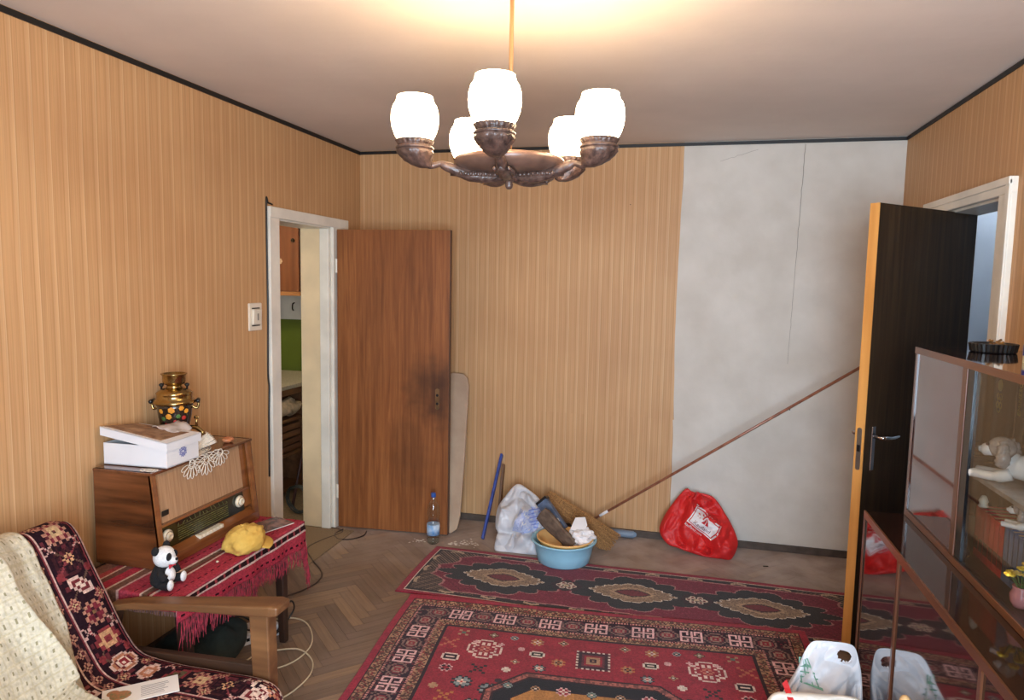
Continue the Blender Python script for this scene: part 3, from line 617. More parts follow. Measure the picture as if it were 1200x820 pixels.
def big_rug_image(Wd, Ln, res, seed=3):
    nu, nv = int(round(Wd/res)), int(round(Ln/res)); rs = np.random.RandomState(seed)
    U, V = np.meshgrid((np.arange(nu)+.5)*res, (np.arange(nv)+.5)*res)
    red, dred, dark, tan, brn, pink, wht = (146,38,50), (120,28,40), (40,24,30), (168,128,96), (96,66,50), (206,160,156), (214,196,180)
    grn, gry, ora = (92,110,92), (132,140,138), (176,108,58)
    d = np.minimum.reduce([U, Wd-U, V, Ln-V]); along = np.where((d == V) | (d == Ln-V), U, V)
    img = canvas(nv, nu, red)
    hsh = rs.rand(nv, nu)
    blk = rs.rand(nv//2+1, nu//2+1).repeat(2,0).repeat(2,1)[:nv,:nu]
    img[d < .30] = dark
    m = d < .036; img[m] = (150,36,54)
    def guard(a, b):
        m = (d >= a) & (d < b); img[m] = np.where(blk[m][:,None] < .5, tan, np.where(blk[m][:,None] < .8, brn, (134,60,54)))
        ph = ((along/.024) % 1); zz = np.abs(ph-.5)*2*(b-a)*.7+a+.15*(b-a); m2 = m & (np.abs(d-zz) < .005); img[m2] = (74,44,40)
    guard(.042, .084); guard(.232, .272)
    for a in (.088,.222):
        m = (d >= a) & (d < a+.010); img[m] = np.where((((along[m]/.014) % 1) < .55)[:,None], (196,132,120), (52,24,30))
    m = (d >= .098) & (d < .222); img[m] = np.where(blk[m][:,None] < .72, (44,22,32), np.where(blk[m][:,None] < .86, (120,92,84), (96,34,46)))
    m = (d >= .276) & (d < .284); img[m] = (48,26,28)
    m = d >= .284; img[m] = np.where(hsh[m][:,None] < .12, (134,32,44), red)
    # greek keys and octagons in the main border
    pal = {'#': (222,176,172), 't': (164,80,70), 'd': (60,24,36), 'w': (206,182,160), 'r': (156,46,52)}
    palo = {'#': (128,96,88), 't': (58,30,38), 'd': (120,44,52), 'w': (150,120,104), 'r': (140,46,54)}
    per, b0 = .112, .160
    n = int((Wd-.36)/per)
    for i in range(n+1):
        u = .18+.5*(Wd-.36-n*per)+i*per
        for v in (b0, Ln-b0): stamp(img, res, u, v, KEY if i % 2 else OCT, pal if i % 2 else palo, .0096)
    n = int((Ln-.50)/per)
    for i in range(n+1):
        v = .25+i*per
        for u in (b0, Wd-b0): stamp(img, res, u, v, KEY if i % 2 else OCT, pal if i % 2 else palo, .0096, tr=True)
    # field motifs, mirrored left to right
    P1 = {'w': (214,188,174), 't': (190,110,92), 'd': dark, '#': dark, 'r': red}
    P2 = {'#': (52,44,36), 't': tan, 'd': grn, 'w': wht, 'r': red}
    P3 = {'#': (44,40,44), 't': gry, 'd': grn, 'w': (226,190,170), 'r': (180,52,50)}
    mot = [(.375,.33,CHK,P2,.0085),(.52,.325,DIA,P2,.0075),(.62,.33,FLW,P3,.0085),(.73,.345,STAR,{'#':tan,'t':ora,'w':wht,'r':red},.0085),(.85,.33,FLW,P2,.0095),
           (.33,.43,CRS,{'#':(176,96,72)},.016),(.50,.455,ROS,P1,.0125),(.665,.42,PLS,{'#':pink},.008),(.74,.45,OVL,P2,.010),(.84,.50,STAR,{'#':ora,'t':tan,'w':dark,'r':ora},.0085),
           (.36,.55,OVL,P1,.012),(.36,.64,STAR,{'#':pink,'t':dark,'w':red,'r':red},.0085),(.50,.62,CRS,{'#':(44,36,34)},.014),(.62,.60,PLS,{'#':wht},.009),(.65,.53,FLW,P2,.008),(.76,.56,STAR,P3,.0085),
           (.45,.73,STAR,P3,.013),(.57,.76,STAR,P3,.013),(.40,.84,CRS,{'#':ora},.014),(.52,.88,STAR,P3,.013),(.34,.78,PLS,{'#':tan},.009),(.345,.93,DIA,P2,.011),(.44,1.0,FLW,P3,.012),(.36,1.12,CHK,P2,.010),(.42,1.24,ROS,P1,.0105),(.35,1.4,STAR,P3,.012),(.45,.40,PLS,{'#':pink},.007),(.57,.40,PLS,{'#':pink},.007),(.60,.69,PLS,{'#':(60,40,44)},.008)]
    for v0 in (0, 1):
        for (u, v, bm_, pl, cell) in mot:
            vv = v if not v0 else Ln-v
            stamp(img, res, u, vv, bm_, pl, cell); stamp(img, res, Wd-u, vv, bm_, pl, cell, flip=True)
    for vv in (.455, Ln-.455): stamp(img, res, Wd/2, vv, SQR, {'w': wht, '#': (58,34,40), 'd': (96,44,52), 't': tan}, .0115)
    # long octagonal medallion
    du = np.abs(U-Wd/2); dv = np.abs(V-Ln/2); hu, hv = .44, Ln/2-.60
    sd = np.maximum.reduce([du-hu, dv-hv, (du-hu+dv-hv+.16)*.72])
    for lim, c in ((0,(52,28,30)),(-.010,(176,112,92)),(-.036,(52,28,30)),(-.044,(30,26,30))): img[sd < lim] = c
    m = (sd < -.010) & (sd > -.036); img[m] = np.where(blk[m][:,None] < .5, (160,92,80), (112,66,60))
    m = (sd < -.11); img[m] = (172,118,62)
    m = (sd < -.11) & (sd > -.118); img[m] = dark
    m = (sd < -.20); img[m] = (134,36,46)
    inn = (sd < -.044)
    for i in range(-3,4):
        u = Wd/2+i*.115
        for vv in (.715, Ln-.715): stamp(img, res, u, vv, [DIA,FLW,STAR][i % 3], [P3,P2,{'#':pink,'t':red,'w':wht,'r':red}][i % 3], .0085)
    for i in range(16):
        v = .86+i*.1
        for u in (Wd/2-.36, Wd/2+.36): stamp(img, res, u, v, [OVL,FLW,DIA][i % 3], {'w': pink,'#':(140,50,60),'t':tan,'d':dark,'r':red}, .0085)
        stamp(img, res, Wd/2, v+.1, [STAR,DIA][i % 2], P3, .016); 
        for u in (Wd/2-.20, Wd/2+.20): stamp(img, res, u, v, FLW, {'t': (120,44,40),'#':dark,'w':red}, .012)
    # worn pile
    return img*(.93+.14*rs.rand(nv,nu,1))*(1+.10*(rs.rand(nv//8+1,nu//8+1).repeat(8,0).repeat(8,1)[:nv,:nu,None]-.5))
def runner_image(Ln, Wd, res, seed=5):
    nu, nv = int(round(Ln/res)), int(round(Wd/res)); rs = np.random.RandomState(seed)
    U, V = np.meshgrid((np.arange(nu)+.5)*res, (np.arange(nv)+.5)*res)
    wine, dk, tan, crm, red = (116,34,50), (50,38,36), (152,122,100), (206,186,166), (142,34,52)
    d = np.minimum.reduce([U, Ln-U, V, Wd-V]); img = canvas(nv, nu, dk)
    t = V-Wd/2
    # field with scalloped ends
    e = .30+.05*np.abs(np.cos(math.pi*t/.13))*1.0-.22*np.clip(1-np.abs(t)/.33,0,1)
    du = np.minimum(U, Ln-U)
    fld = (du > e+.0) & (np.abs(t) < Wd/2-.085-.006*np.abs(np.sin(U*math.pi/.16)))
    edge = (du > e-.014) & (np.abs(t) < Wd/2-.075-.006*np.abs(np.sin(U*math.pi/.16)))
    hat = (((U+np.where(U < Ln/2, 1, -1)*np.abs(t))/.022) % 1 < .38) & (du < .42) & (d > .06)
    img[hat] = (128,104,84)
    img[edge] = (168,112,108); img[fld] = wine
    lat = ((((U+V)/.045) % 1 < .10) | (((U-V)/.045) % 1 < .10)) & fld & (du < .62); img[lat] = (90,24,38)
    sp = fld & (rs.rand(nv,nu) < .10); img[sp] = (136,48,66)
    def scal(cu, hu, hv, n, amp, c, extra=0):
        x = (U-cu)/(hu+extra); y = t/(hv+extra*.8); r = np.abs(x)**1.15+np.abs(y)**1.55
        th = np.arctan2(y, x); rr = r/(1+amp*(np.abs(np.cos(n*th))-.5)); img[rr < 1] = c
        return rr
    for cu in (.525, 1.245, 1.905):
        scal(cu, .355, .205, 7, .26, (166,116,112), .010); scal(cu, .355, .205, 7, .26, (46,42,42))
        scal(cu, .215, .110, 9, .16, (222,208,190), .007); rr = scal(cu, .215, .110, 9, .16, (150,124,98))
        m = (rr < .92) & (rs.rand(nv,nu) < .4); img[m] = (120,98,82)
        m = (rr < .5) & (rr > .38); img[m] = (176,146,116)
        scal(cu, .085, .036, 1, 0, (52,34,34), .012); scal(cu, .085, .036, 1, 0, (110,42,48))
    for cu in (.885, 1.58):
        for k in range(8):
            a = k*math.pi/4; x = U-(cu+.062*math.cos(a)); y = t-.047*math.sin(a); img[(x*x+y*y) < .026**2] = (54,36,38)
        for k in range(6):
            a = k*math.pi/3; x = U-(cu+.04*math.cos(a)); y = t-.03*math.sin(a); rr = np.hypot(x, y); img[rr < .017] = crm; img[rr < .009] = (110,44,52)
        img[np.hypot(U-cu, t) < .014] = (196,170,140)
    k = 0
    for u in np.arange(.16, Ln, .235):
        for v, sg in ((.062,1),(Wd-.062,-1)):
            x = np.abs(U-u-(.11 if sg < 0 else 0)); y = (V-v)*sg; m = (np.abs(y-.35*x+.008) < .010) & (x < .042); img[m] = (172,148,122)
    for v in (.17,.33,.49):
        for u, sg in ((.062,1),(Ln-.062,-1)):
            y = np.abs(V-v); x = (U-u)*sg; m = (np.abs(x-.35*y+.008) < .010) & (y < .036); img[m] = (172,148,122)
    img[d < .040] = crm; img[d < .034] = red
    return img*(.92+.16*rs.rand(nv,nu,1))
def flat_rug(name, label, img, Wd, Ln, res, loc, rz, zf, m):
    """img rows run along -y from the far edge, columns along +x; origin at far-left corner"""
    nv, nu = img.shape[:2]; img = img[::-1]
    xs = np.linspace(0, Wd, nu+1); ys = np.linspace(-Ln, 0, nv+1)
    Y, X = np.meshgrid(ys, xs)
    wob = .006
    P = np.stack([X+wob*np.sin(Y*5.3)*(1+0*X), Y+wob*np.sin(X*4.1+1), zf(X, Y)], -1)
    o = grid_obj(name, P, img.transpose(1,0,2), m, solid=.006, offset=-1)
    o.location = loc; o.rotation_euler = (0,0,rz)
    return tag(o, label, 'rug')
M_rug = attr_mat('woven_pile', .95, .4, 350, .1, .15)
img = runner_image(2.52, .662, .006)
flat_rug('runner_rug', 'narrow wine red runner rug with three dark medallions lying along the back wall', img, 2.52, .662, .006, (-1.448,4.035,0), 0, lambda X,Y: .0075+0*X, M_rug)
img = big_rug_image(1.98, 2.75, .005)
def zbig(X, Y):
    yw = 3.345+Y+X*.075
    return .0075+.0078*np.clip((yw-3.30)/.05, 0, 1)
flat_rug('patterned_rug', 'large red rug with a geometric key border and octagonal medallion', img, 1.98, 2.75, .005, (-1.345,3.345,0), R(4.3), zbig, M_rug)

# ------------------------------------------------------------------ table with woven cloth
TZ = .53; TX0, TX1, TY0, TY1 = -2.19, -1.70, 2.03, 2.875
tb = thing('side_table', 'low dark wooden table with splayed legs under the red striped cloth', 'table', (-1.95,2.45,0)); og = (-1.95,2.45,0)
M_dw = wood('dark_table_wood', (42,28,22), (62,42,32), axis=2, rough=.4)
MB().box((TX0,TY0,TZ-.028),(TX1,TY1,TZ)).build('tabletop', M_dw, tb, org=og, bevel=.004)
MB().box((TX0+.06,TY0+.08,TZ-.085),(TX1-.05,TY1-.10,TZ-.028)).build('apron', M_dw, tb, org=og)
for (x, y, dx, dy) in ((TX1-.055,TY1-.10,.028,-.02),(TX1-.055,TY0+.10,.028,.0),(TX0+.06,TY1-.10,0,0),(TX0+.06,TY0+.10,0,0)):
    MB().bar((x,y,TZ-.028),(x+dx,y+dy,0), .046,.046, (0,1,0), .66).build('leg', M_dw, tb, org=og, bevel=.003)
# cloth: stripes run along Y, colour depends on the distance across
bands = [(.05,(120,84,72)),(.03,(160,70,72)),(.012,(206,180,160)),(.03,(112,74,66)),(.04,(164,52,66)),(.012,(206,180,160)),(.035,(120,84,70)),(.012,(200,160,150)),(.05,(160,58,70)),(.006,(60,24,30)),(.03,(166,62,76)),(.012,(214,190,176)),
         (.018,(108,80,66)),(.012,(120,50,50)),(.012,(214,186,172)),(.055,(168,58,72)),(.006,(52,20,28)),(.045,(170,60,74)),(.012,(216,186,176)),(.022,(44,26,28)),(.010,(214,186,176)),(.045,(166,56,70)),(.006,(52,20,28)),(.06,(160,52,68)),(.010,(206,150,150)),(.2,(158,52,66))]
def cloth_cols(nw, nl, Wt, seed=2):
    rs = np.random.RandomState(seed); out = np.zeros((nw,nl,3)); pos = np.cumsum([b[0] for b in bands])
    for i in range(nw):
        d = (i+.5)/nw*Wt; k = min(int(np.searchsorted(pos, d)), len(bands)-1); c = np.asarray(bands[k][1], float)
        row = np.tile(c, (nl,1))
        if bands[k][0] <= .0065: row[(np.arange(nl)//3) % 2 == 0] = (176,48,68)
        if bands[k][1] == (44,26,28): row[(np.arange(nl)//2) % 4 == 0] = (150,60,66)
        out[i] = row
    return out*(.9+.2*rs.rand(nw,nl,1))
cl_t = thing('table_cloth', 'red woven cloth with dark and white stripes and a tasselled fringe, on the radio table', 'cloth', (-1.95,2.45,TZ)); og = (-1.95,2.45,TZ)
nl, top_w, drop = 170, .47, .115
us = np.concatenate([np.linspace(0, top_w, 90), np.linspace(top_w, top_w+drop, 26)[1:]])
vs_ = np.linspace(-.05, TY1-TY0+.16, nl)
P = np.zeros((len(us), nl, 3))
for i, u in enumerate(us):
    for j, v in enumerate(vs_):
        x, y, z = TX0+.03+u, TY0+v, TZ+.004
        dr = 0
        lowf = 1.0-.28*(1-min(1,max(0,(v-.1)/.75)))       # hangs lower towards the far corner
        if u > top_w: dr = (u-top_w)*lowf; x = TX1+.006+.006*math.sin(v*34)*(dr/.1)+.01*(dr/.1); z = TZ+.004-dr
        if v < 0: z -= (-v)*.95; y = TY0-.004-.02*(-v)
        if v > TY1-TY0: e = v-(TY1-TY0); z -= e*.92; y = TY1+.006+.05*e+.006*math.sin(u*40)
        P[i,j] = (x, y, z+.0015*math.sin(u*60+v*9))
c = cloth_cols(len(us)-1, nl-1, top_w+drop)
grid_obj('cloth', P, c, attr_mat('woven_wool', .95, .5, 500, .1), cl_t, org=og, solid=.003, offset=1)
mb = MB()
for j in range(0, nl, 1):
    if not (16 < j or j < 16): continue
    b = P[-1,j]
    for s in range(2):
        ln = rnd.uniform(.05,.105)*(1.15 if vs_[j] < .45 else .8); q = Vector(b)+Vector((rnd.uniform(-.002,.004), rnd.uniform(-.003,.003), 0))
        if vs_[j] < 0: continue
        sw = rnd.uniform(-.02,.02)
        mb.tube([q, q+Vector((.004,sw*.5,-ln*.5)), q+Vector((rnd.uniform(-.004,.008),sw,-ln))], [.0016,.0019,.0012], 4)
for i in range(40, len(us), 2):
    b = P[i,-1]; ln = rnd.uniform(.05,.09); q = Vector(b)
    mb.tube([q, q+Vector((rnd.uniform(-.008,.008),.004,-ln*.5)), q+Vector((rnd.uniform(-.012,.012),.006,-ln))], [.0016,.0019,.0012], 4)
tag(mb.build('fringe', mat('red_wool_fringe', (170,46,64), .95, color2=(96,40,46), vscale=60), cl_t, org=og), kind='stuff')
mb = MB()
for j in range(0, 90): 
    i = int(j/90*len(us[us < top_w])); b = P[i,0]; q = Vector(b); mb.tube([q, q+Vector((rnd.uniform(-.003,.003),-.003,-.018))], [.0018,.0012], 4)
tag(mb.build('end_threads', mat('dark_wool', (52,26,30), .95, color2=(130,90,84), vscale=80), cl_t, org=og), kind='stuff')

# ------------------------------------------------------------------ old valve radio
TC = TZ+.009
RX0, RX1, RY0, RY1, RZ0, RZ1 = -2.205, -1.90, 2.205, 2.842, TC, .918
rd = thing('valve_radio', 'old wooden valve radio with woven speaker cloth and round knobs, on the striped cloth', 'radio', (-2.05,2.52,RZ0)); og = (-2.05,2.52,RZ0)
def front(z): return RX1-.042*(z-RZ0)/(RZ1-RZ0)
M_rw = wood('radio_walnut_side', (122,70,38), (44,24,15), axis=0, scale=11, rough=.22, coat=.5, streak=9)
M_rt = wood('radio_walnut_trim', (142,86,44), (112,64,32), axis=1, rough=.25, coat=.4)
M_top = wood('radio_walnut_top', (120,70,40), (86,48,28), axis=1, rough=.2, coat=.5)
for y0, y1, nm in ((RY0,RY0+.014,'side_panel'),(RY1-.014,RY1,'side_panel')):
    MB().prism([(RX0,RZ0),(front(RZ0),RZ0),(front(RZ1),RZ1),(RX0,RZ1)], y0, y1, lambda a,b,c: (a,c,b)).build(nm, M_rw, rd, org=og, bevel=.003)
MB().box((RX0,RY0-.002,RZ1-.012),(front(RZ1)+.006,RY1+.002,RZ1)).build('top_panel', M_top, rd, org=og, bevel=.003)
MB().box((RX0,RY0+.014,RZ0),(RX1,RY1-.014,RZ0+.022)).build('bottom_panel', M_rt, rd, org=og, bevel=.003)
MB().box((RX0,RY0+.014,RZ0+.02),(RX0+.006,RY1-.014,RZ1-.012)).build('back_panel', mat('hardboard', (92,66,46), .9, var=.1), rd, org=og)
for y0, y1, ya, yb in ((RY0+.012,RY0+.022,0,0),(RY1-.022,RY1-.012,0,0)):
    MB().prism([(front(RZ0)-.012,RZ0),(front(RZ0)+.002,RZ0),(front(RZ1)+.002,RZ1-.01),(front(RZ1)-.012,RZ1-.01)], y0-.012, y1+.003, lambda a,b,c: (a,c,b)).build('front_edge', M_rt, rd, org=og, bevel=.002)
zg = RZ0+.165                                            # speaker cloth above, dial below
def panel(z0, z1, y0, y1, inset, th): 
    return MB().hexa([(front(z0)-inset-th,y0,z0),(front(z0)-inset,y0,z0),(front(z0)-inset,y1,z0),(front(z0)-inset-th,y1,z0),(front(z1)-inset-th,y0,z1),(front(z1)-inset,y0,z1),(front(z1)-inset,y1,z1),(front(z1)-inset-th,y1,z1)])
M_spk = mat('woven_speaker_cloth', (182,142,104), .85, color2=(156,116,82), vscale=6, stretch=(1,30,1), bump=.3, bscale=60)
panel(zg, RZ1-.012, RY0+.022, RY1-.075, .016, .01).build('speaker_cloth', M_spk, rd, org=og)
panel(RZ0+.075, RZ1-.012, RY1-.075, RY1-.022, .020, .01).build('side_cheek', M_rt, rd, org=og)
MB().box((front(zg)-.020,RY0+.022,zg-.006),(front(zg)+.004,RY1-.06,zg+.004)).build('moulding', M_rt, rd, org=og, bevel=.002)
panel(RZ0+.062, zg-.004, RY0+.022, RY1-.075, .022, .008).build('dial_glass', mat('dial_dark_glass', (34,32,20), .12, var=.1, coat=.5), rd, org=og)
dl = MB(); 
for k in range(6):
    z = RZ0+.074+k*.0085; x = front(z)-.0215
    dl.box((x,RY0+.13,z),(x+.0008,RY1-.19,z+.0022))
tag(dl.build('station_scale', mat('scale_print', (112,108,56), .5, var=.3, vscale=90), rd, org=og))
dl = MB()
for k in range(13):
    y = RY0+.135+k*.026; z0 = RZ0+.13; z1 = z0+rnd.uniform(.006,.022); dl.bar((front(z0)-.0212,y,z0),(front(z1)-.0212,y+rnd.uniform(-.02,.02),z1), .0008,.0028, (0,1,0))
for z in (RZ0+.127, RZ0+.155): dl.box((front(z)-.0216,RY0+.13,z),(front(z)-.0208,RY1-.19,z+.0014))
dl.build('station_names', mat('scale_print_dim', (104,98,50), .5, var=.2), rd, org=og)
MB().prism([(front(RZ0+.02)-.0,RZ0+.022),(front(RZ0)+.001,RZ0+.022),(front(RZ0)+.001,RZ0+.040),(front(RZ0+.06)-.03,RZ0+.062),(front(RZ0)-.04,RZ0+.04)], RY0+.022, RY1-.022, lambda a,b,c: (a,c,b)).build('sill', M_rt, rd, org=og)
M_ivory = mat('ivory_bakelite', (216,202,176), .35, var=.05)
for k in range(7): MB().box((RX1-.032,RY0+.225+k*.0222,RZ0+.044),(RX1-.004,RY0+.2455+k*.0222,RZ0+.060)).build('piano_key', M_ivory, rd, org=og, bevel=.003)
for y in (RY0+.066, RY1-.112):
    z = RZ0+.112; x = front(z)-.022
    kn = MB().lathe([(.026,0),(.027,.006),(.025,.012),(.018,.014),(.017,.020),(.013,.023),(.007,.024),(.006,.021),(0,.021)], (0,0,0), 28).warp(lambda q: Vector((x+q.z, y+q.x, z+q.y))).build('knob', M_ivory, rd, org=og, smooth=True)
    MB().lathe([(.0185,.0128),(.0195,.0145),(.0185,.0155)], (0,0,0), 28).warp(lambda q: Vector((x+q.z, y+q.x, z+q.y))).build('knob_ring', M_brass, kn, org=og, smooth=True)
z = zg+.03; MB().box((front(z)-.014,RY0+.045,z),(front(z)-.010,RY0+.082,z+.022)).build('badge', mat('black_badge', (24,22,20), .3, var=.1), rd, org=og, bevel=.002)

# ------------------------------------------------------------------ on the radio: shoe box, samovar, lace
M_card = mat('white_card', (226,226,228), .55, var=.02, vscale=5)
bx = thing('shoe_box', 'white cardboard box with a blue snowflake print and a tilted lid, on the radio', 'box', (-2.06,2.365,RZ1)); og = (-2.06,2.365,RZ1)
B = [(-2.205,2.262),(-1.922,2.272),(-1.928,2.462),(-2.205,2.455)]
zb, hb_ = RZ1+.003, .085
mb = MB()
mb.hexa([(x,y,zb) for x,y in B]+[(x,y,zb+.004) for x,y in B])
for i in range(4):
    a, b = Vector(B[i]+(0,)), Vector(B[(i+1)%4]+(0,)); nrm = Vector((-(b-a).y,(b-a).x,0)).normalized()*.003
    mb.hexa([a+Vector((0,0,zb)), b+Vector((0,0,zb)), b+nrm+Vector((0,0,zb)), a+nrm+Vector((0,0,zb)), a+Vector((0,0,zb+hb_)), b+Vector((0,0,zb+hb_)), b+nrm+Vector((0,0,zb+hb_)), a+nrm+Vector((0,0,zb+hb_))])
bo = mb.build('box_base', M_card, bx, org=og)
def lidz(x, y): return zb+hb_+.018+.045*((-1.922-x)/.283)*1.0*(1-.55*(y-2.262)/.2)
Lq = [(-2.212,2.254),(-1.914,2.264),(-1.920,2.470),(-2.212,2.463)]
mb = MB(); mb.hexa([(x,y,lidz(x,y)-.003) for x,y in Lq]+[(x,y,lidz(x,y)) for x,y in Lq])
for i in range(4):
    a, b = Lq[i], Lq[(i+1)%4]; d = Vector((b[0]-a[0],b[1]-a[1],0)); n_ = Vector((-d.y,d.x,0)).normalized()*.003; q = []
    for dz in (-.034, 0):
        for (p_, off) in ((a,0),(b,0),(b,1),(a,1)): q.append((p_[0]+n_.x*off, p_[1]+n_.y*off, lidz(*p_)+dz))
    mb.hexa(q)
lid = mb.build('box_lid', M_card, bx, org=og)
mb = MB()
for k in range(5): mb.hexa([(x,y,lidz(x,y)+.0030) for x,y in [(-2.19+.035*k,2.29+.02*k),(-2.03+.02*k,2.285+.02*k),(-2.03+.02*k,2.295+.02*k),(-2.19+.035*k,2.30+.02*k)]]+[(x,y,lidz(x,y)+.0034) for x,y in [(-2.19+.035*k,2.29+.02*k),(-2.03+.02*k,2.285+.02*k),(-2.03+.02*k,2.295+.02*k),(-2.19+.035*k,2.30+.02*k)]])
mb.hexa([(x,y,lidz(x,y)+.0004) for x,y in [(-2.205,2.27),(-1.95,2.275),(-1.95,2.44),(-2.205,2.44)]]+[(x,y,lidz(x,y)+.0028) for x,y in [(-2.205,2.27),(-1.95,2.275),(-1.95,2.44),(-2.205,2.44)]])
mb.build('lid_print', mat('faded_lid_print', (168,136,108), .6, color2=(116,84,64), vscale=34), lid, org=og)
M_blue_ink = mat('blue_ink', (96,96,160), .6, var=.1)
sn = MB(); sy, sz = 2.365, zb+.048
for k in range(12):
    a = k*math.pi/6; r1 = .024 if k % 2 == 0 else .017
    sn.bar((-1.9235,sy+.006*math.cos(a),sz+.006*math.sin(a)),(-1.9235,sy+r1*math.cos(a),sz+r1*math.sin(a)), .0032,.001,(1,0,0),.5)
    if k % 2 == 0:
        for da in (.5,-.5): sn.bar((-1.9235,sy+.014*math.cos(a),sz+.014*math.sin(a)),(-1.9235,sy+.022*math.cos(a+da),sz+.022*math.sin(a+da)), .002,.001,(1,0,0))
sn.build('snowflake_print', M_blue_ink, bo, org=og)
pk = MB(); Pp = np.zeros((16,10,3))
for i in range(16):
    for j in range(10):
        x = -2.10+.12*i/15+.01*j/9; y = 2.40+.10*j/9-.02*i/15; Pp[i,j] = (x, y, lidz(x,min(y,2.46))+.004+.022*max(0,math.sin(i/15*3.1))*(.4+.6*j/9)+.012*fbm((x*30,y*30,1),1,2))
pk = grid_obj('crumpled_wrapper', Pp, None, film_mat('clear_film', (226,214,206), .2, .4), solid=.002, offset=1)
tag(pk, 'crumpled translucent plastic wrapper lying on the white box lid', 'wrapper')

SX, SY, SZ = -2.105, 2.545, RZ1
sm = thing('samovar', 'brass samovar with a black body painted with orange flowers, behind the white box', 'samovar', (SX,SY,SZ)); 
M_smb = mat('black_lacquer', (26,22,20), .12, color2=(46,34,24), vscale=50, coat=.6)
M_smg = mat('samovar_brass', (166,140,90), .2, 1, var=.12, vscale=25)
MB().lathe([(0,0),(.055,0),(.055,.012),(.048,.016),(.040,.030),(.026,.045),(.026,.055),(.036,.062)], (0,0,0), 32).build('foot', M_smg, sm, smooth=True)
body = MB().lathe([(.036,.060),(.048,.075),(.058,.110),(.066,.150),(.071,.190),(.074,.205)], (0,0,0), 36).build('body', M_smb, sm, smooth=True)
MB().lathe([(.074,.203),(.084,.208),(.086,.214),(.078,.222),(.071,.226),(.071,.245),(.074,.250),(.066,.258),(.045,.270),(.038,.274)], (0,0,0), 36).build('shoulder', M_smg, sm, smooth=True)
MB().lathe([(.036,.272),(.030,.278),(.030,.284),(.042,.290),(.046,.300),(.046,.326),(.052,.330),(.052,.334),(.044,.334),(.042,.300),(0,.296)], (0,0,0), 32).build('crown', M_smg, sm, smooth=True)
for s_ in (-1,1):
    a = R(200) if s_ < 0 else R(35)
    d = Vector((math.cos(a),math.sin(a),0))
    MB().tube(catmull([d*.068+Vector((0,0,.19)), d*.086+Vector((0,0,.180)), d*.094+Vector((0,0,.200)), d*.088+Vector((0,0,.215))], 5), .005, 8).build('handle_bracket', M_smg, sm, smooth=True)
    t = Vector((-d.y,d.x,0)); c_ = d*.092+Vector((0,0,.214))
    MB().tube([c_-t*.025, c_-t*.02, c_+t*.02, c_+t*.025], [.005,.009,.009,.005], 10).build('handle_grip', M_blackpl, sm, smooth=True)
for a in (R(-150), R(30)):
    MB().lathe([(.004,.262),(.004,.276),(.010,.282),(.010,.288),(.004,.292),(0,.292)], (.05*math.cos(a),.05*math.sin(a),0), 12).build('lid_knob', M_blackpl, sm, smooth=True)
a = R(10); d = Vector((math.cos(a),math.sin(a),0))
tp = MB().tube([d*.055+Vector((0,0,.105)), d*.085+Vector((0,0,.103)), d*.098+Vector((0,0,.10)), d*.118+Vector((0,0,.085)), d*.128+Vector((0,0,.072))], [.008,.009,.010,.007,.009], 12).build('tap', M_smg, sm, smooth=True)
MB().tube([d*.094+Vector((0,0,.10)), d*.094+Vector((0,0,.128)), d*.094+Vector((0,0,.146))], [.006,.005,.004], 10).ball(tuple(d*.094+Vector((0,0,.146))), (.013,.004,.009), 12, 8).build('tap_key', M_smg, tp, smooth=True)
M_of = mat('orange_paint', (226,150,44), .4, var=.1); M_lf = mat('green_paint', (70,110,48), .4, var=.15); M_rf = mat('red_paint', (176,44,36), .4, var=.1)
for (ad, z, r, m_) in ((-62,.185,.013,M_of),(-30,.192,.010,M_of),(-72,.158,.012,M_of),(-50,.135,.008,M_rf),(-84,.120,.009,M_rf),(-40,.158,.009,M_lf),(-92,.148,.009,M_lf),(-60,.112,.008,M_lf),(-20,.150,.009,M_rf),(-12,.178,.010,M_of),(-100,.180,.010,M_of),(-45,.105,.006,M_of)):
    a = R(ad); rr = np.interp(z, [.075,.11,.15,.19,.205], [.048,.058,.066,.071,.074]); d = Vector((math.cos(a),math.sin(a),-.18)).normalized()
    rot = Vector((0,0,1)).rotation_difference(d).to_matrix()
    fo = MB()
    for k in range(6): 
        q = rot @ Vector((r*.62*math.cos(k*1.047), r*.62*math.sin(k*1.047), 0)); fo.ball((rr*math.cos(a)+q.x, rr*math.sin(a)+q.y, z+q.z), (r*.5,r*.5,.0016), 8, 6, rot)
    fo.ball((rr*math.cos(a),rr*math.sin(a),z), (r*.45,r*.45,.003), 8, 6, rot)
    fo.build('painted_flower', m_, body, smooth=True)

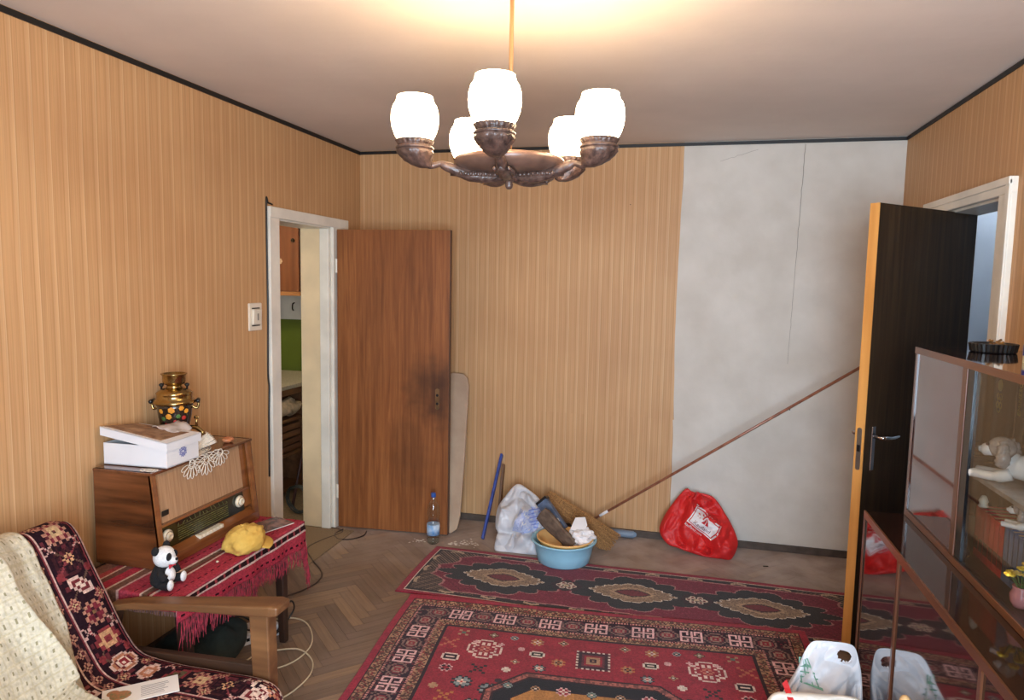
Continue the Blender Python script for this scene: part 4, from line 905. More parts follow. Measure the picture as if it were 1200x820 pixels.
# lace doily: lies on the radio top, its scalloped edge hangs over the front
M_lace = mat('ivory_crochet', (226,216,200), .9, var=.06, vscale=60, bump=.4, bscale=200)
dy = thing('lace_doily', 'ivory crocheted lace doily with a scalloped edge hanging over the radio front', 'doily', (-2.0,2.55,RZ1)); og = (-2.0,2.55,RZ1)
fz = RZ1+.003
def onradio(u, v):      # u along Y, v outward from the top edge: negative on top, positive hanging down the front
    xe = front(RZ1)+.009
    if v <= 0: return Vector((xe+v, u, fz))
    return Vector((xe+.002-.05*v*.2, u, fz-v))
mb = MB()
for (uc, vc, r, a0) in ((2.425,.026,.066,0),(2.515,.030,.070,0),(2.605,.020,.062,0)):
    nl_ = 7
    for k in range(nl_):
        a = R(-72+144*k/(nl_-1)); c0 = (uc, vc-.010)
        loop = []
        for t in np.linspace(0, 2*math.pi, 14, endpoint=False):
            rad = r*(.50+.50*math.cos(t)) if False else r*(.30+.70*(.5-.5*math.cos(t))); wdt = .0075*math.sin(t)*(1+.3*(.5-.5*math.cos(t)))
            u = c0[0]+rad*math.sin(a)+wdt*math.cos(a); v = c0[1]+rad*math.cos(a)-wdt*math.sin(a); loop.append(onradio(u, v))
        mb.tube(loop, .0016, 5, closed=True)
    mb.tube([onradio(uc+.014*math.cos(t), vc-.008+.014*math.sin(t)) for t in np.linspace(0,2*math.pi,12,endpoint=False)], .0018, 5, closed=True)
for k in range(5): mb.tube([onradio(2.41+.2*i/23, .006*k-.012+.010*abs(math.sin(i*.62+k))) for i in range(24)], .0016, 5)
mb.build('scalloped_edge', M_lace, dy, org=og, smooth=True)
mb = MB()
for k in range(9):
    rr = .02+.013*k; mb.tube([(-2.03+rr*.62*math.cos(t), 2.50+rr*1.15*math.sin(t), fz) for t in np.linspace(0,2*math.pi,40,endpoint=False)], .002, 5, closed=True)
for k in range(24):
    a = k*math.pi/12; mb.tube([(-2.03+.02*.62*math.cos(a),2.50+.02*1.15*math.sin(a),fz),(-2.03+.125*.62*math.cos(a),2.50+.125*1.15*math.sin(a),fz)], .0018, 5)
mb.build('flat_centre', M_lace, dy, org=og, smooth=True)
mb = MB()
for k in range(4):
    loop = [(-1.955-.004*k+.0, 2.215+.022*k+.012*math.cos(t), fz) if False else (-1.99+.012*k+.016*math.sin(t), 2.232+.006*(k%2)+.014*math.cos(t), fz) for t in np.linspace(0,2*math.pi,14,endpoint=False)]
    mb.tube(loop, .0016, 5, closed=True)
mb.build('near_scallops', M_lace, dy, org=og, smooth=True)
# a folded corner of lace standing up like a fan
Pf = np.zeros((26,12,3)); a0 = Vector((-1.995,2.505,fz+.004))
for i in range(26):
    t = i/25; ang_ = R(15+62*t)
    for j in range(12):
        r = .135*j/11; q = a0+Vector((.025*(1-t)*j/11, r*math.cos(ang_*.62), r*math.sin(ang_*.62)*.72+.0035*math.sin(i*1.9)*j/11)); Pf[i,j] = q
fo = grid_obj('raised_fan', Pf, None, M_lace, dy, org=og, solid=.0016, offset=0)
mb = MB()
Pq = MB().ball((-2.015,2.475,fz+.020), (.040,.052,.018), 24, 14).warp(lambda q: q+Vector((.006,.01,.010))*fbm(q, 40, 3)).warp(lambda q: Vector((q.x,q.y,max(q.z,fz+.001)))).build('gathered_knot', M_lace, dy, org=og, smooth=True)
sh = MB().ball((-1.985,2.735,RZ1+.013), (.022,.030,.0125), 20, 12).warp(lambda q: q+Vector((0,0,.002))*math.sin(q.y*260)).build('seashell', mat('orange_shell', (206,136,92), .4, color2=(176,98,62), vscale=60), smooth=True)
tag(sh, 'small orange-brown shell on the far end of the radio top', 'shell')

# ------------------------------------------------------------------ on the table: panda, cap, magazine
px, py, pz = -1.808, 2.098, TC
pd = thing('plush_panda', 'small black and white plush panda with a red bow sitting by the radio', 'plush toy', (px,py,pz), R(8)); pd.scale = (.94,.94,.94)
M_pb = mat('black_plush', (22,20,22), .95, var=.2, vscale=120, bump=.6, bscale=300); M_pw = mat('white_plush', (226,224,222), .95, var=.05, vscale=120, bump=.5, bscale=300)
def pp(name, c, r, m_, par=pd, rot=None): return MB().ball(c, r, 20, 14, rot).build(name, m_, par, smooth=True)
# faces local +x
hdp = pp('head', (.010,0,.118), (.040,.043,.041), M_pw)
pp('muzzle', (.044,0,.106), (.018,.020,.016), M_pw, hdp); pp('nose', (.060,0,.112), (.005,.008,.006), M_pb, hdp)
for s_ in (-1,1):
    pp('ear', (-.004,s_*.036,.150), (.012,.017,.017), M_pb, hdp); pp('eye_patch', (.040,s_*.020,.126), (.010,.011,.015), M_pb, hdp, Matrix.Rotation(s_*.35,3,'X'))
MB().lathe([(0,.0),(.030,.001),(.046,.018),(.048,.040),(.038,.066),(.026,.086),(.022,.094),(0,.094)], (0,0,0), 24, sx=.92).build('body', M_pb, pd, smooth=True)
pp('belly', (.020,0,.045), (.029,.031,.036), M_pw)
for s_ in (-1,1):
    MB().tube(catmull([(.004,s_*.026,.078),(.022,s_*.046,.062),(.036,s_*.040,.044)],6), [.012]*6+[.015]*5+[.016,.012], 12).build('arm', M_pb, pd, smooth=True)
    lg = MB().tube(catmull([(.006,s_*.030,.020),(.032,s_*.040,.019),(.056,s_*.044,.022)],6), [.017]*12+[.013], 12).build('leg', M_pb, pd, smooth=True); pp('foot_sole', (.059,s_*.044,.024), (.009,.017,.021), M_pw, lg)
bw = MB()
for s_ in (-1,1): bw.prism([(0,.086),(s_*.018,.094),(s_*.018,.078)], .038, .044, lambda a,b,c: (c,a,b))
bw.ball((.042,0,.086), .005, 10, 6); bw.build('bow', mat('red_ribbon', (200,48,60), .5, var=.1), pd)

cp = thing('yellow_hat', 'crumpled yellow cloth cap lying on the table in front of the radio', 'hat', (-1.745,2.49,TC), R(40))
M_cap = mat('yellow_cotton', (222,184,92), .9, color2=(204,160,70), vscale=14, bump=.5, bscale=90)
def capw(q):
    q = q+Vector((.011,.011,.010))*fbm(q+Vector((1,2,3)), 26, 3)-(q-Vector((0,0,.03))).normalized()*(.016*max(0,.5-abs(fbm(q+Vector((4,1,0)), 30, 2))*2.2)); q.x += .12*q.z; return Vector((q.x,q.y,max(q.z,.001)))
MB().ball((0,0,.036), (.085,.096,.062), 40, 26).warp(capw).build('crown', M_cap, cp, smooth=True)
br_ = MB()
Pb = np.zeros((20,8,3))
for i in range(20):
    a = R(-60+120*i/19)
    for j in range(8): r = .072+.060*j/7*math.cos(a*.8); Pb[i,j] = (r*math.cos(a)*.9, r*math.sin(a)*1.05, .010+.012*math.cos(a*1.5)*(1-.3*j/7))
b_ = grid_obj('brim', Pb, None, M_cap, cp, solid=.004, offset=0); b_.rotation_euler = (0,0,R(30))
MB().ball((-.002,0,.100), (.007,.007,.004), 10, 6).build('button', M_cap, cp, smooth=True)
mg = thing('magazine', 'dark glossy magazine lying at the far end of the striped cloth beside the radio', 'magazine', (-1.80,2.76,TC), R(70))
MB().box((-.09,-.065,0),(.09,.065,.004)).build('pages', mat('magazine_pages', (210,204,196), .6, var=.03), mg)
MB().box((-.0905,-.0655,.004),(.0905,.0655,.0052)).build('cover', mat('magazine_cover', (38,44,52), .25, color2=(150,110,100), vscale=22), mg)
btn = MB().ball((-1.755,2.335,TC+.004), (.006,.006,.004), 10, 6).build('pebble', M_ivory, smooth=True); tag(btn, 'tiny white crumb on the striped cloth below the radio', 'crumb')

# ------------------------------------------------------------------ armchair
M_arm = wood('worn_armchair_wood', (134,94,58), (96,62,38), axis=0, scale=12, rough=.42)
M_armd = wood('dark_armchair_wood', (74,48,32), (52,34,24), axis=0, rough=.5)
ac = thing('armchair', 'wooden armchair with worn brown arms under a dark carpet cover', 'armchair', (-1.6,1.6,0)); og = (-1.6,1.6,0)
def arm_poly(yc):
    mb = MB(); sec = [(-1.90,.505,.022,.028),(-1.80,.528,.024,.032),(-1.55,.556,.026,.036),(-1.34,.572,.034,.042),(-1.255,.580,.036,.044),(-1.225,.586,.028,.040)]
    q = []
    for (x, z, th, hw_) in sec: q.append([(x,yc-hw_,z),(x,yc+hw_,z),(x,yc+hw_,z+th),(x,yc-hw_,z+th)])
    for a, b in zip(q[:-1], q[1:]): mb.hexa([a[0],b[0],b[1],a[1],a[3],b[3],b[2],a[2]])
    return mb
for yc in (1.955, 1.245):
    arm_poly(yc).build('arm', M_arm, ac, org=og, bevel=.006)
    MB().hexa([(-1.315,yc-.024,.0),(-1.258,yc-.024,.0),(-1.258,yc+.024,.0),(-1.315,yc+.024,.0),(-1.338,yc-.026,.572),(-1.268,yc-.026,.578),(-1.268,yc+.026,.578),(-1.338,yc+.026,.572)]).build('leg', M_arm, ac, org=og, bevel=.005)
    MB().hexa([(-2.02,yc-.022,0),(-1.96,yc-.022,0),(-1.96,yc+.022,0),(-2.02,yc+.022,0),(-1.92,yc-.022,.515),(-1.86,yc-.022,.520),(-1.86,yc+.022,.520),(-1.92,yc+.022,.515)]).build('leg', M_armd, ac, org=og, bevel=.005)
    MB().hexa([(-1.95,yc-.014,.31),(-1.29,yc-.014,.335),(-1.29,yc+.014,.335),(-1.95,yc+.014,.31),(-1.95,yc-.014,.375),(-1.29,yc-.014,.395),(-1.29,yc+.014,.395),(-1.95,yc+.014,.375)]).build('seat_rail', M_armd, ac, org=og, bevel=.004)
MB().hexa([(-1.72,1.31,.26),(-1.24,1.31,.29),(-1.24,1.89,.29),(-1.72,1.89,.26),(-1.72,1.31,.355),(-1.24,1.31,.36),(-1.24,1.89,.36),(-1.72,1.89,.355)]).build('seat_cushion', mat('brown_upholstery', (92,66,50), .9, var=.1), ac, org=og, bevel=.02)
MB().hexa([(-1.84,1.31,.30),(-1.755,1.31,.33),(-1.755,1.89,.33),(-1.84,1.89,.30),(-2.09,1.31,.76),(-2.0,1.31,.775),(-2.0,1.89,.775),(-2.09,1.89,.76)]).build('back_cushion', mat('brown_upholstery_back', (92,66,50), .9, var=.1), ac, org=og, bevel=.02)
# carpet cover: profile swept across the chair
prof = catmull([(-2.115,0,.62),(-2.125,0,.74),(-2.09,0,.806),(-2.03,0,.825),(-1.985,0,.797),(-1.93,0,.70),(-1.86,0,.575),(-1.79,0,.46),(-1.745,0,.405),(-1.68,0,.385),(-1.55,0,.380),(-1.40,0,.380),(-1.27,0,.375),(-1.215,0,.350),(-1.195,0,.30),(-1.192,0,.24)], 14)
pl_ = np.array([(q.x,q.z) for q in prof]); sl = np.concatenate([[0], np.cumsum(np.hypot(*np.diff(pl_, axis=0).T))]); SLn = sl[-1]
cr_res = .0055; ns = int(SLn/cr_res); s_arr = np.linspace(0, SLn, ns+1)
px_ = np.interp(s_arr, sl, pl_[:,0]); pz_ = np.interp(s_arr, sl, pl_[:,1])
tx_ = np.gradient(px_); tz_ = np.gradient(pz_); nn = np.hypot(tx_, tz_); nx_, nz_ = -tz_/nn, tx_/nn      # outward normal
CW = .66; nt_ = int(CW/cr_res); t_arr = np.linspace(0, CW, nt_+1)      # t=0 at the far side
P = np.zeros((ns+1, nt_+1, 3))
for j, t in enumerate(t_arr):
    drop_far = max(0, .045-t); drop_near = max(0, t-(CW-.045))
    y = 1.905-max(0, t-.045)+min(0,drop_near-0)*0
    y = 1.908-(max(t,.045)-.045) if t < CW-.045 else 1.908-(CW-.09)
    e = drop_far+drop_near
    sft = .010*math.sqrt(max(0,1-min(1,(min(t,CW-t)-.045)/.03)**2)) if .045 <= t <= CW-.045 and min(t,CW-t)-.045 < .03 else (.010 if e > 0 else 0)
    off = -(e+sft)
    for i in range(ns+1):
        lump = .006*fbm((s_arr[i]*4, t*4, 2), 1, 2)
        P[i,j] = (px_[i]+nx_[i]*(off+lump), y, pz_[i]+nz_[i]*(off+lump))
def cover_image(ns, nt_, res, seed=11):
    rs = np.random.RandomState(seed); Sg, Tg = np.meshgrid((np.arange(ns)+.5)*res, (np.arange(nt_)+.5)*res, indexing='ij'); img = canvas(ns, nt_, (38,20,28))
    Ln, Wd = ns*res, nt_*res; d = np.minimum.reduce([Tg, Wd-Tg, Sg+.02, Ln-Sg]); blk = rs.rand(ns//3+1, nt_//3+1).repeat(3,0).repeat(3,1)[:ns,:nt_]
    def line(a, b, c): img[(d >= a) & (d < b)] = c
    # outer small border
    m = d < .05; img[m] = np.where(blk[m][:,None] < .25, (150,120,116), (40,20,30))
    line(.044,.052,(206,176,170)); line(.054,.060,(120,50,56))
    line(.196,.203,(196,160,150)); line(.205,.211,(112,44,50))
    m = (d >= .211) & (d < .255); img[m] = (44,24,30); line(.255,.261,(196,160,140))
    m = d >= .261; img[m] = (52,26,30)
    pal = {'#': (206,174,160), 'w': (214,190,172), 't': (176,116,88), 'd': (110,44,48), 'r': (136,44,50)}; pal2 = {'#': (128,52,56), 't': (196,150,110), 'w': (60,30,34), 'd': (92,84,60), 'r': (160,60,60)}
    pal3 = {'#': (170,120,100), 't': (110,40,50), 'd': (190,160,120), 'w': (64,28,36), 'r': (120,90,60)}
    PAL = ["..####..",".#tttt#.","##t##t##","#tt##tt#",".#tttt#.","..#..#.."]; LEAF = ["...####","..#ddd#",".#dwwd#","#dwwd#.","#ddd#..","####..."]; FL9 = [".#.#.#.","#t#t#t#",".#ddd#.","#tdwdt#",".#ddd#.","#t#t#t#",".#.#.#."]
    seq = [PAL, LEAF, FL9, ROS, LEAF, STAR, PAL, OCT]
    pals = [pal, pal2, pal3, pal2, pal, pal3, pal2, pal]
    s = .10; k = 0
    while s < Ln-.08:
        for (t, fl_) in ((.125,False),(Wd-.125,True)): stamp(img, res, t, s, seq[k % 8], pals[k % 8], [.0105,.0125,.0125,.0085,.011,.012,.013,.009][k % 8], flip=fl_)
        for (t, fl_) in ((.074,False),(.178,True),(Wd-.074,True),(Wd-.178,False)): stamp(img, res, t, s+.05, [PLS,DIA,CRS][k % 3], [pal2,pal3,{'#':(190,150,140)}][k % 3], .007, flip=fl_)
        for t in (.233, Wd-.233):
            for ds in (0,.045): stamp(img, res, t, s+ds, FLW, {'t': (170,120,100),'#':(80,36,40),'w':(196,160,130)}, .0075)
        for t in (.30,.37,.44) if True else (): stamp(img, res, t, s+.02*((k+int(t*100)) % 3), seq[(k*3+int(t*50)) % 8], pals[(k+int(t*30)) % 8], .0095)
        s += .098; k += 1
    for (tc_, am, ph, c_) in ((.125,.045,0,(132,60,64)),(.125,.045,3.14,(96,70,58)),(.233,.014,1,(120,72,66))):
        for tt in (tc_, Wd-tc_):
            m = (np.abs(Tg-tt-am*np.sin(Sg*math.pi/.098+ph)) < .0042) & (d > .06) & (d < .255) & (img.sum(-1) < 130); img[m] = c_
    cen = (d > .265) & (img.sum(-1) < 140); m = cen & ((np.abs(np.sin(Sg*32)*np.sin(Tg*32)) < .10)); img[m] = (126,66,62)
    m = (blk < .16) & (d > .062) & (d < .195) & (img.sum(-1) < 110); img[m] = (92,40,46)
    for u in np.arange(.08, Wd-.05, .09): stamp(img, res, u, Ln-.12, seq[int(u*40) % 8], pals[int(u*60) % 8], .010)
    for q in np.arange(.0, Ln, .022):
        for t in (.022, Wd-.022): stamp(img, res, t, q, FLW, {'t': (176,140,136),'#':(90,40,50),'w':(206,176,170)}, .0042)
    return img*(.9+.2*rs.rand(ns,nt_,1))
cov = grid_obj('carpet_cover', P, cover_image(ns, nt_, cr_res), attr_mat('carpet_cover_pile', .95, .4, 400, .1), org=(-1.6,1.6,.38), solid=.006, offset=-1)
cov.location = (-1.6,1.6,.38)
tag(cov, 'dark maroon patterned carpet draped over the armchair back and seat', 'carpet')
# cream blanket thrown over the near half of the back
nbu, nbv = 150, 120
i0 = int(.10/SLn*ns); i1 = int(1.02/SLn*ns)
P = np.zeros((nbu, nbv, 3)); C = np.zeros((nbu-1, nbv-1, 3))
for i in range(nbu):
    f = i/(nbu-1); si = int(i0+(i1-i0)*f)
    yfar = 1.735-.015*math.sin(f*9)-.12*max(0,f-.25)-.05*max(0,f-.7); ynear = 1.13
    for j in range(nbv):
        g = j/(nbv-1); y = yfar+(ynear-yfar)*g
        amp = .014+.036*min(1,f*1.4)
        off = .016+.012*math.sin(g*3.1)+amp*(1-abs(math.sin(g*10+1.6*f+1.3*fbm((g*2,f*2,0),1,2)))**.8)+.010*fbm((g*5,f*6,4),1,3)+.03*f*math.exp(-((g-.25)/.2)**2)
        if g < .04: off -= .010*(1-g/.04)
        P[i,j] = (px_[si]+nx_[si]*off, y, pz_[si]+nz_[si]*off)
U, V = np.meshgrid(np.arange(nbu-1), np.arange(nbv-1), indexing='ij')
C[:] = (206,198,176)
cellu, cellv = U % 7, V % 6
C[((cellu == 2) & ((cellv == 2))) | ((cellu == 3) & (cellv == 2))] = (150,142,112)
C[(cellu == 6)] = (198,188,160); C[cellv == 5] = (201,191,164)
bk = grid_obj('blanket', P, C, attr_mat('cream_cotton', .9, .4, 160, .1), org=(-1.75,1.45,.5), solid=.005, offset=1); bk.location = (-1.75,1.45,.5)
tag(bk, 'cream cotton blanket with small dots thrown over the near half of the armchair', 'blanket')
bkl = thing('leaflet', 'white printed leaflet with a floral corner lying on the armchair seat', 'leaflet', (-1.575,1.722,.392), R(42))
MB().box((-.105,-.050,0),(.105,.050,.0022)).build('sheet', mat('leaflet_paper', (236,232,226), .5, var=.02), bkl, bevel=.0005)
mb = MB()
for k in range(7): mb.box((.0,-.032+.009*k,.0022),(.06+.02*rnd.random(),-.0295+.009*k,.0027))
mb.build('print_lines', mat('grey_print', (150,146,146), .6, var=.1), bkl)
MB().ball((-.055,.0,.0022), (.030,.026,.0008), 14, 6).ball((-.075,.02,.0022), (.018,.018,.0008), 12, 6).build('floral_print', mat('floral_print', (196,120,84), .6, color2=(110,120,80), vscale=90), bkl)

# ------------------------------------------------------------------ under the table and cables
bgk = MB().ball((-1.93,2.42,.10), (.16,.24,.105), 32, 20).warp(lambda q: q+Vector((.02,.02,.02))*fbm(q, 9, 3)).warp(lambda q: Vector((q.x,q.y,max(q.z,.003)))).build('cloth_bag', mat('dark_teal_cloth', (34,46,44), .9, var=.2, vscale=9, bump=.4), smooth=True)
tag(bgk, 'dark teal cloth bag slumped on the floor under the radio table', 'bag')
ps = thing('adapter_box', 'white plastic adapter box on the floor under the radio table', 'adapter', (-1.87,2.76,0), R(-35))
MB().box((-.055,-.09,.001),(.055,.09,.055)).build('case', mat('white_plastic', (214,214,216), .4, var=.03), ps, bevel=.006)
mb = MB()
for k in range(6): mb.box((.0551,-.07+.024*k,.02),(.0558,-.055+.024*k,.035))
mb.build('vent_slots', M_blackpl, ps)
def cable(name, pts, r, m_, label, n=8):
    o = MB().tube(catmull(pts, n), r, 6).build(name, m_, smooth=True); return tag(o, label, 'cable')
M_cb = mat('brown_cable', (62,44,36), .5, var=.1); M_cw = mat('cream_cable', (206,190,160), .45, var=.05); M_ck = mat('black_cable', (24,22,22), .4, var=.1)
zc_ = .0045
cable('floor_cable', [(-2.49,4.17,zc_),(-2.33,4.165,zc_),(-2.20,4.15,zc_),(-2.13,4.10,zc_),(-2.19,3.92,zc_),(-2.20,3.78,zc_),(-2.09,3.64,zc_),(-1.95,3.50,zc_),(-1.90,3.38,zc_),(-1.92,3.25,zc_),(-1.99,3.12,zc_),(-2.06,2.95,zc_)], .0042, M_cb, 'dark brown cable running across the floor from the kitchen doorway to the radio table')
cable('floor_cable', [(-2.14,4.135,zc_+.008),(-2.16,4.06,zc_),(-2.10,3.985,zc_),(-2.02,4.00,zc_),(-1.97,4.08,zc_),(-1.985,4.16,zc_)], .0038, M_cb, 'brown cable loop on the floor at the foot of the oak door')
cable('floor_cable', [(-1.86,2.90,.02),(-1.80,2.96,zc_),(-1.72,2.935,zc_),(-1.64,2.85,zc_),(-1.585,2.74,zc_),(-1.585,2.62,zc_),(-1.64,2.53,zc_),(-1.74,2.48,zc_)], .0036, M_cw, 'cream cable curving on the floor beside the front table leg')
cable('floor_cable', [(-1.79,2.53,zc_),(-1.775,2.62,zc_+.001),(-1.71,2.67,zc_+.001),(-1.61,2.69,zc_+.009),(-1.52,2.64,zc_),(-1.47,2.54,zc_),(-1.47,2.42,zc_),(-1.50,2.33,zc_),(-1.55,2.22,zc_)], .0036, M_cw, 'cream cable looping on the floor in front of the armchair leg')
cable('adapter_cable', [(-1.90,2.70,.06),(-1.84,2.66,.085),(-1.80,2.70,.055),(-1.78,2.78,.02),(-1.74,2.86,.10),(-1.735,2.82,.16),(-1.76,2.76,.05),(-1.80,2.66,.006)], .004, M_ck, 'black cable looped over the white adapter box')
cable('adapter_cable', [(-1.86,2.50,.215),(-1.82,2.58,.19),(-1.80,2.68,.10),(-1.82,2.84,.02),(-1.90,2.92,.006)], .004, M_ck, 'black cable lying over the dark teal bag')
cable('wall_cable', [(XL+.006,3.435,.55),(XL+.006,3.44,.9),(XL+.006,3.446,1.05),(XL+.006,3.437,1.15),(XL+.006,3.444,1.5),(XL+.006,3.444,2.055),(XL+.007,3.458,2.072),(XL+.007,3.50,2.066)], .005, M_ck, 'black cable running down the wallpaper beside the kitchen door casing')
sw = thing('light_switch', 'ivory double switch plate on the wallpaper beside the kitchen doorway', 'switch', (XL+.002,3.322,1.455))
M_sw = mat('ivory_switch', (228,216,196), .35, var=.03)
MB().box((0,-.058,-.074),(.010,.058,.074)).build('plate', M_sw, sw, bevel=.008)
rk = MB().hexa([(.010,-.036,-.040),(.020,-.036,-.040),(.020,.036,-.040),(.010,.036,-.040),(.010,-.036,.040),(.026,-.036,.040),(.026,.036,.040),(.010,.036,.040)]).build('rocker', M_sw, sw, bevel=.003)
for z in (-.046,.046): MB().box((.010,-.036,z-.003),(.0108,.036,z+.003)).build('slot', M_darkmetal, sw)
MB().box((.0245,-.006,-.018),(.0255,.006,.018)).build('mark', mat('grey_mark', (150,140,128), .5, var=.1), rk)

# ------------------------------------------------------------------ by the back wall
M_pet = glass_mat('pet_plastic', (.95,.98,.985), .06, 1.6)
bt = thing('plastic_bottle', 'clear plastic water bottle with a blue cap beside the oak door', 'bottle', (-1.493,4.095,0))
MB().lathe([(0,.004),(.030,.002),(.040,.012),(.041,.045),(.038,.05),(.041,.055),(.041,.10),(.041,.135),(.037,.150),(.034,.160),(.037,.172),(.041,.190),(.040,.215),(.034,.245),(.022,.280),(.013,.300),(.0125,.310)], (0,0,0), 28).build('body', M_pet, bt, smooth=True)
MB().lathe([(.0405,.062),(.0415,.062),(.0415,.130),(.0405,.130)], (0,0,0), 28).build('label', mat('blue_label', (58,140,206), .35, color2=(220,232,240), vscale=22), bt, smooth=True)
MB().lathe([(.0145,.304),(.0155,.306),(.0155,.326),(.0135,.330),(0,.330)], (0,0,0), 24, flute=lambda i,t: .04*math.cos(18*t) if i in (1,2) else 0).build('cap', mat('blue_cap', (44,84,160), .4, var=.05), bt)
MB().lathe([(0,.0045),(.028,.004),(.037,.013),(.0385,.034),(0,.034)], (0,0,0), 24).build('water', glass_mat('water', (.93,.98,.97), .01, 1.33), bt, smooth=True)
ib = thing('ironing_board', 'beige rounded ironing board leaning on the wall behind the oak door', 'board', (-1.50,4.28,0))
pts = [(-.10,.0),(.06,.0),(.10,.03),(.115,.12),(.112,.50),(.100,.98),(.085,1.035),(.055,1.062),(-.02,1.068),(-.07,1.04),(-.09,.98)]
sn_, cs_ = math.sin(R(14)), math.cos(R(14))
MB().prism(pts, 0, .022, lambda a,b,c: (a, b*sn_+c*cs_, b*cs_-c*sn_+.006)).build('padded_top', mat('beige_board_cover', (192,166,140), .9, color2=(172,144,120), vscale=5, bump=.2), ib, bevel=.006)
MB().prism([(a*.9,b*.96+.02) for a,b in pts], .022, .030, lambda a,b,c: (a, b*sn_+c*cs_, b*cs_-c*sn_+.006)).build('metal_back', M_darkmetal, ib)
o = MB().bar((-1.203,4.226,.012),(-1.172,4.568,.492), .032,.018, (1,0,0)).build('blue_bar', mat('blue_painted_metal', (52,76,150), .4, var=.12, vscale=20), bevel=.006); tag(o, 'thin blue bar leaning against the tan wallpaper', 'bar')
o = MB().bar((-1.150,4.40,.010),(-1.160,4.575,.42), .05,.014, (1,0,0)).build('wooden_lath', wood('old_slat',(122,88,64),(94,66,48)), bevel=.002); tag(o, 'short brown wooden lath leaning behind the blue bar', 'lath')
mb = MB(); rs = random.Random(3)
for (cx, cy, n, sp) in ((-1.30,4.16,30,.07),(-1.36,4.12,14,.04),(-1.60,4.10,16,.06)):
    for k in range(n):
        x, y, r = cx+rs.gauss(0,sp*.6), cy+rs.gauss(0,sp*.35), rs.uniform(.003,.010); mb.ball((x,y,.0), (r,r*.8,.0016), 7, 4)
tag(mb.build('plaster_dust', mat('white_dust', (222,216,206), .95, var=.05)), 'spilled white plaster crumbs on the parquet by the board', 'dust', kind='stuff')

def hsh(i, j, k): return mnoise.cell(Vector((i*1.37+.5, j*1.91+.5, k*3.3+.5)))
def facet(x, y, k):
    """piecewise planar folds: random heights on a lattice whose cells are split along random diagonals"""
    i, j = math.floor(x), math.floor(y); u, v = x-i, y-j
    h00, h10, h01, h11 = hsh(i,j,k), hsh(i+1,j,k), hsh(i,j+1,k), hsh(i+1,j+1,k)
    if hsh(i,j,k+7) > .5: return h00+(h10-h00)*u+(h11-h10)*v if u > v else h00+(h11-h01)*u+(h01-h00)*v
    return h00+(h10-h00)*u+(h01-h00)*v if u+v < 1 else h11+(h01-h11)*(1-u)+(h10-h11)*(1-v)
def crease(q, sc):
    w_ = Vector((mnoise.noise(q*sc*.5), mnoise.noise(q*sc*.5+Vector((5,1,2))), 0))*.55
    p_ = q*sc+w_; r_ = Vector((.8*p_.x-.6*p_.y, .6*p_.x+.8*p_.y, 0))
    return (facet(p_.x*1.15, p_.y*.7, 1)-.5)*1.5+(facet(r_.x*2.7, r_.y*1.5, 2)-.5)*.62+(facet(p_.y*5.2+r_.x, r_.x*3.6, 3)-.5)*.16
def pillow(outline, fn, tf, tb_, rings=16, n=96, amp=.01, scale=14, seed=0, fold=None, pw=.5, thick=None):
    ol = catmull([(a,b,0) for a,b in outline], max(2, n//len(outline)), True); cx = sum(q.x for q in ol)/len(ol); cy = sum(q.y for q in ol)/len(ol)
    mb = MB(); N_ = len(ol); sd = Vector((seed*7.3, seed*3.1, seed*1.7))
    for side, th in ((1,tf),(-1,tb_)):
        P = np.zeros((N_, rings+1, 3))
        for i, q in enumerate(ol):
            for k in range(rings+1):
                r = math.sin(math.pi/2*k/rings); a = cx+(q.x-cx)*r; b = cy+(q.y-cy)*r; h = (max(0,1-r**2.4))**pw; tk = thick(a,b) if thick else 1
                nz = crease(Vector((a,b,0))+sd, scale)
                hh = side*(h*th*tk+amp*nz*min(1,(1-r)*5)*(.25+.75*tk)) + (fold(a,b) if fold and side > 0 else 0)*min(1,(1-r)*4)
                P[i,k] = fn(a, b, hh)
        mb.grid(P, close_u=True)
    return mb
def tilt(y0, y1, z1, zmin=.002):
    l = math.hypot(y1-y0, z1); vy, vz = (y1-y0)/l, z1/l
    return lambda a,b,h: (a, y0+b*vy-h*vz, max(zmin, b*vz+h*vy))
# red shopping bag
fnr = tilt(4.36,4.53,.36)
rb = thing('shopping_bag', 'red shopping bag with a white supermarket logo slumped against the white wall', 'bag', (.13,4.40,0)); og = (.13,4.40,0)
outl = [(0.054,.405),(0.102,.392),(0.222,.372),(0.301,.275),(0.362,.165),(0.378,.085),(0.339,.0),(0.279,-.005),(0.179,.0),(0.081,.02),(0.024,.035),(-0.044,.055),(-0.093,.120),(-0.085,.190),(-0.027,.300)]
rmb = pillow(outl, fnr, .10, .045, 30, 210, .034, 11, 2)
M_redb = mat('red_fabric', (214,38,36), .55, color2=(196,28,30), vscale=8, bump=.35, bscale=40)
rbo = rmb.build('bag_body', M_redb, rb, org=og, smooth=True)
bvh = BVHTree.FromPolygons([Vector(v) for v in rmb.v], rmb.f)
def project(mb, cx, cz, rot, m_, name, par, off=.003, shear=.0, og=og, y0=3.6):
    c, s = math.cos(rot), math.sin(rot); out = []
    for q in mb.v:
        x = cx+(q[0]+shear*q[1])*c-q[1]*s; z = cz+(q[0]+shear*q[1])*s+q[1]*c
        hit = bvh.ray_cast(Vector((x,y0,z)), Vector((0,1,0)))
        if not hit[0]: hit = bvh.find_nearest(Vector((x,y0+.5,z)))
        y = hit[0].y
        out.append((x, y-off-(q[2] if len(q) > 2 else 0), z))
    mb.v = out; return mb.build(name, m_, par, org=og, fix=False)
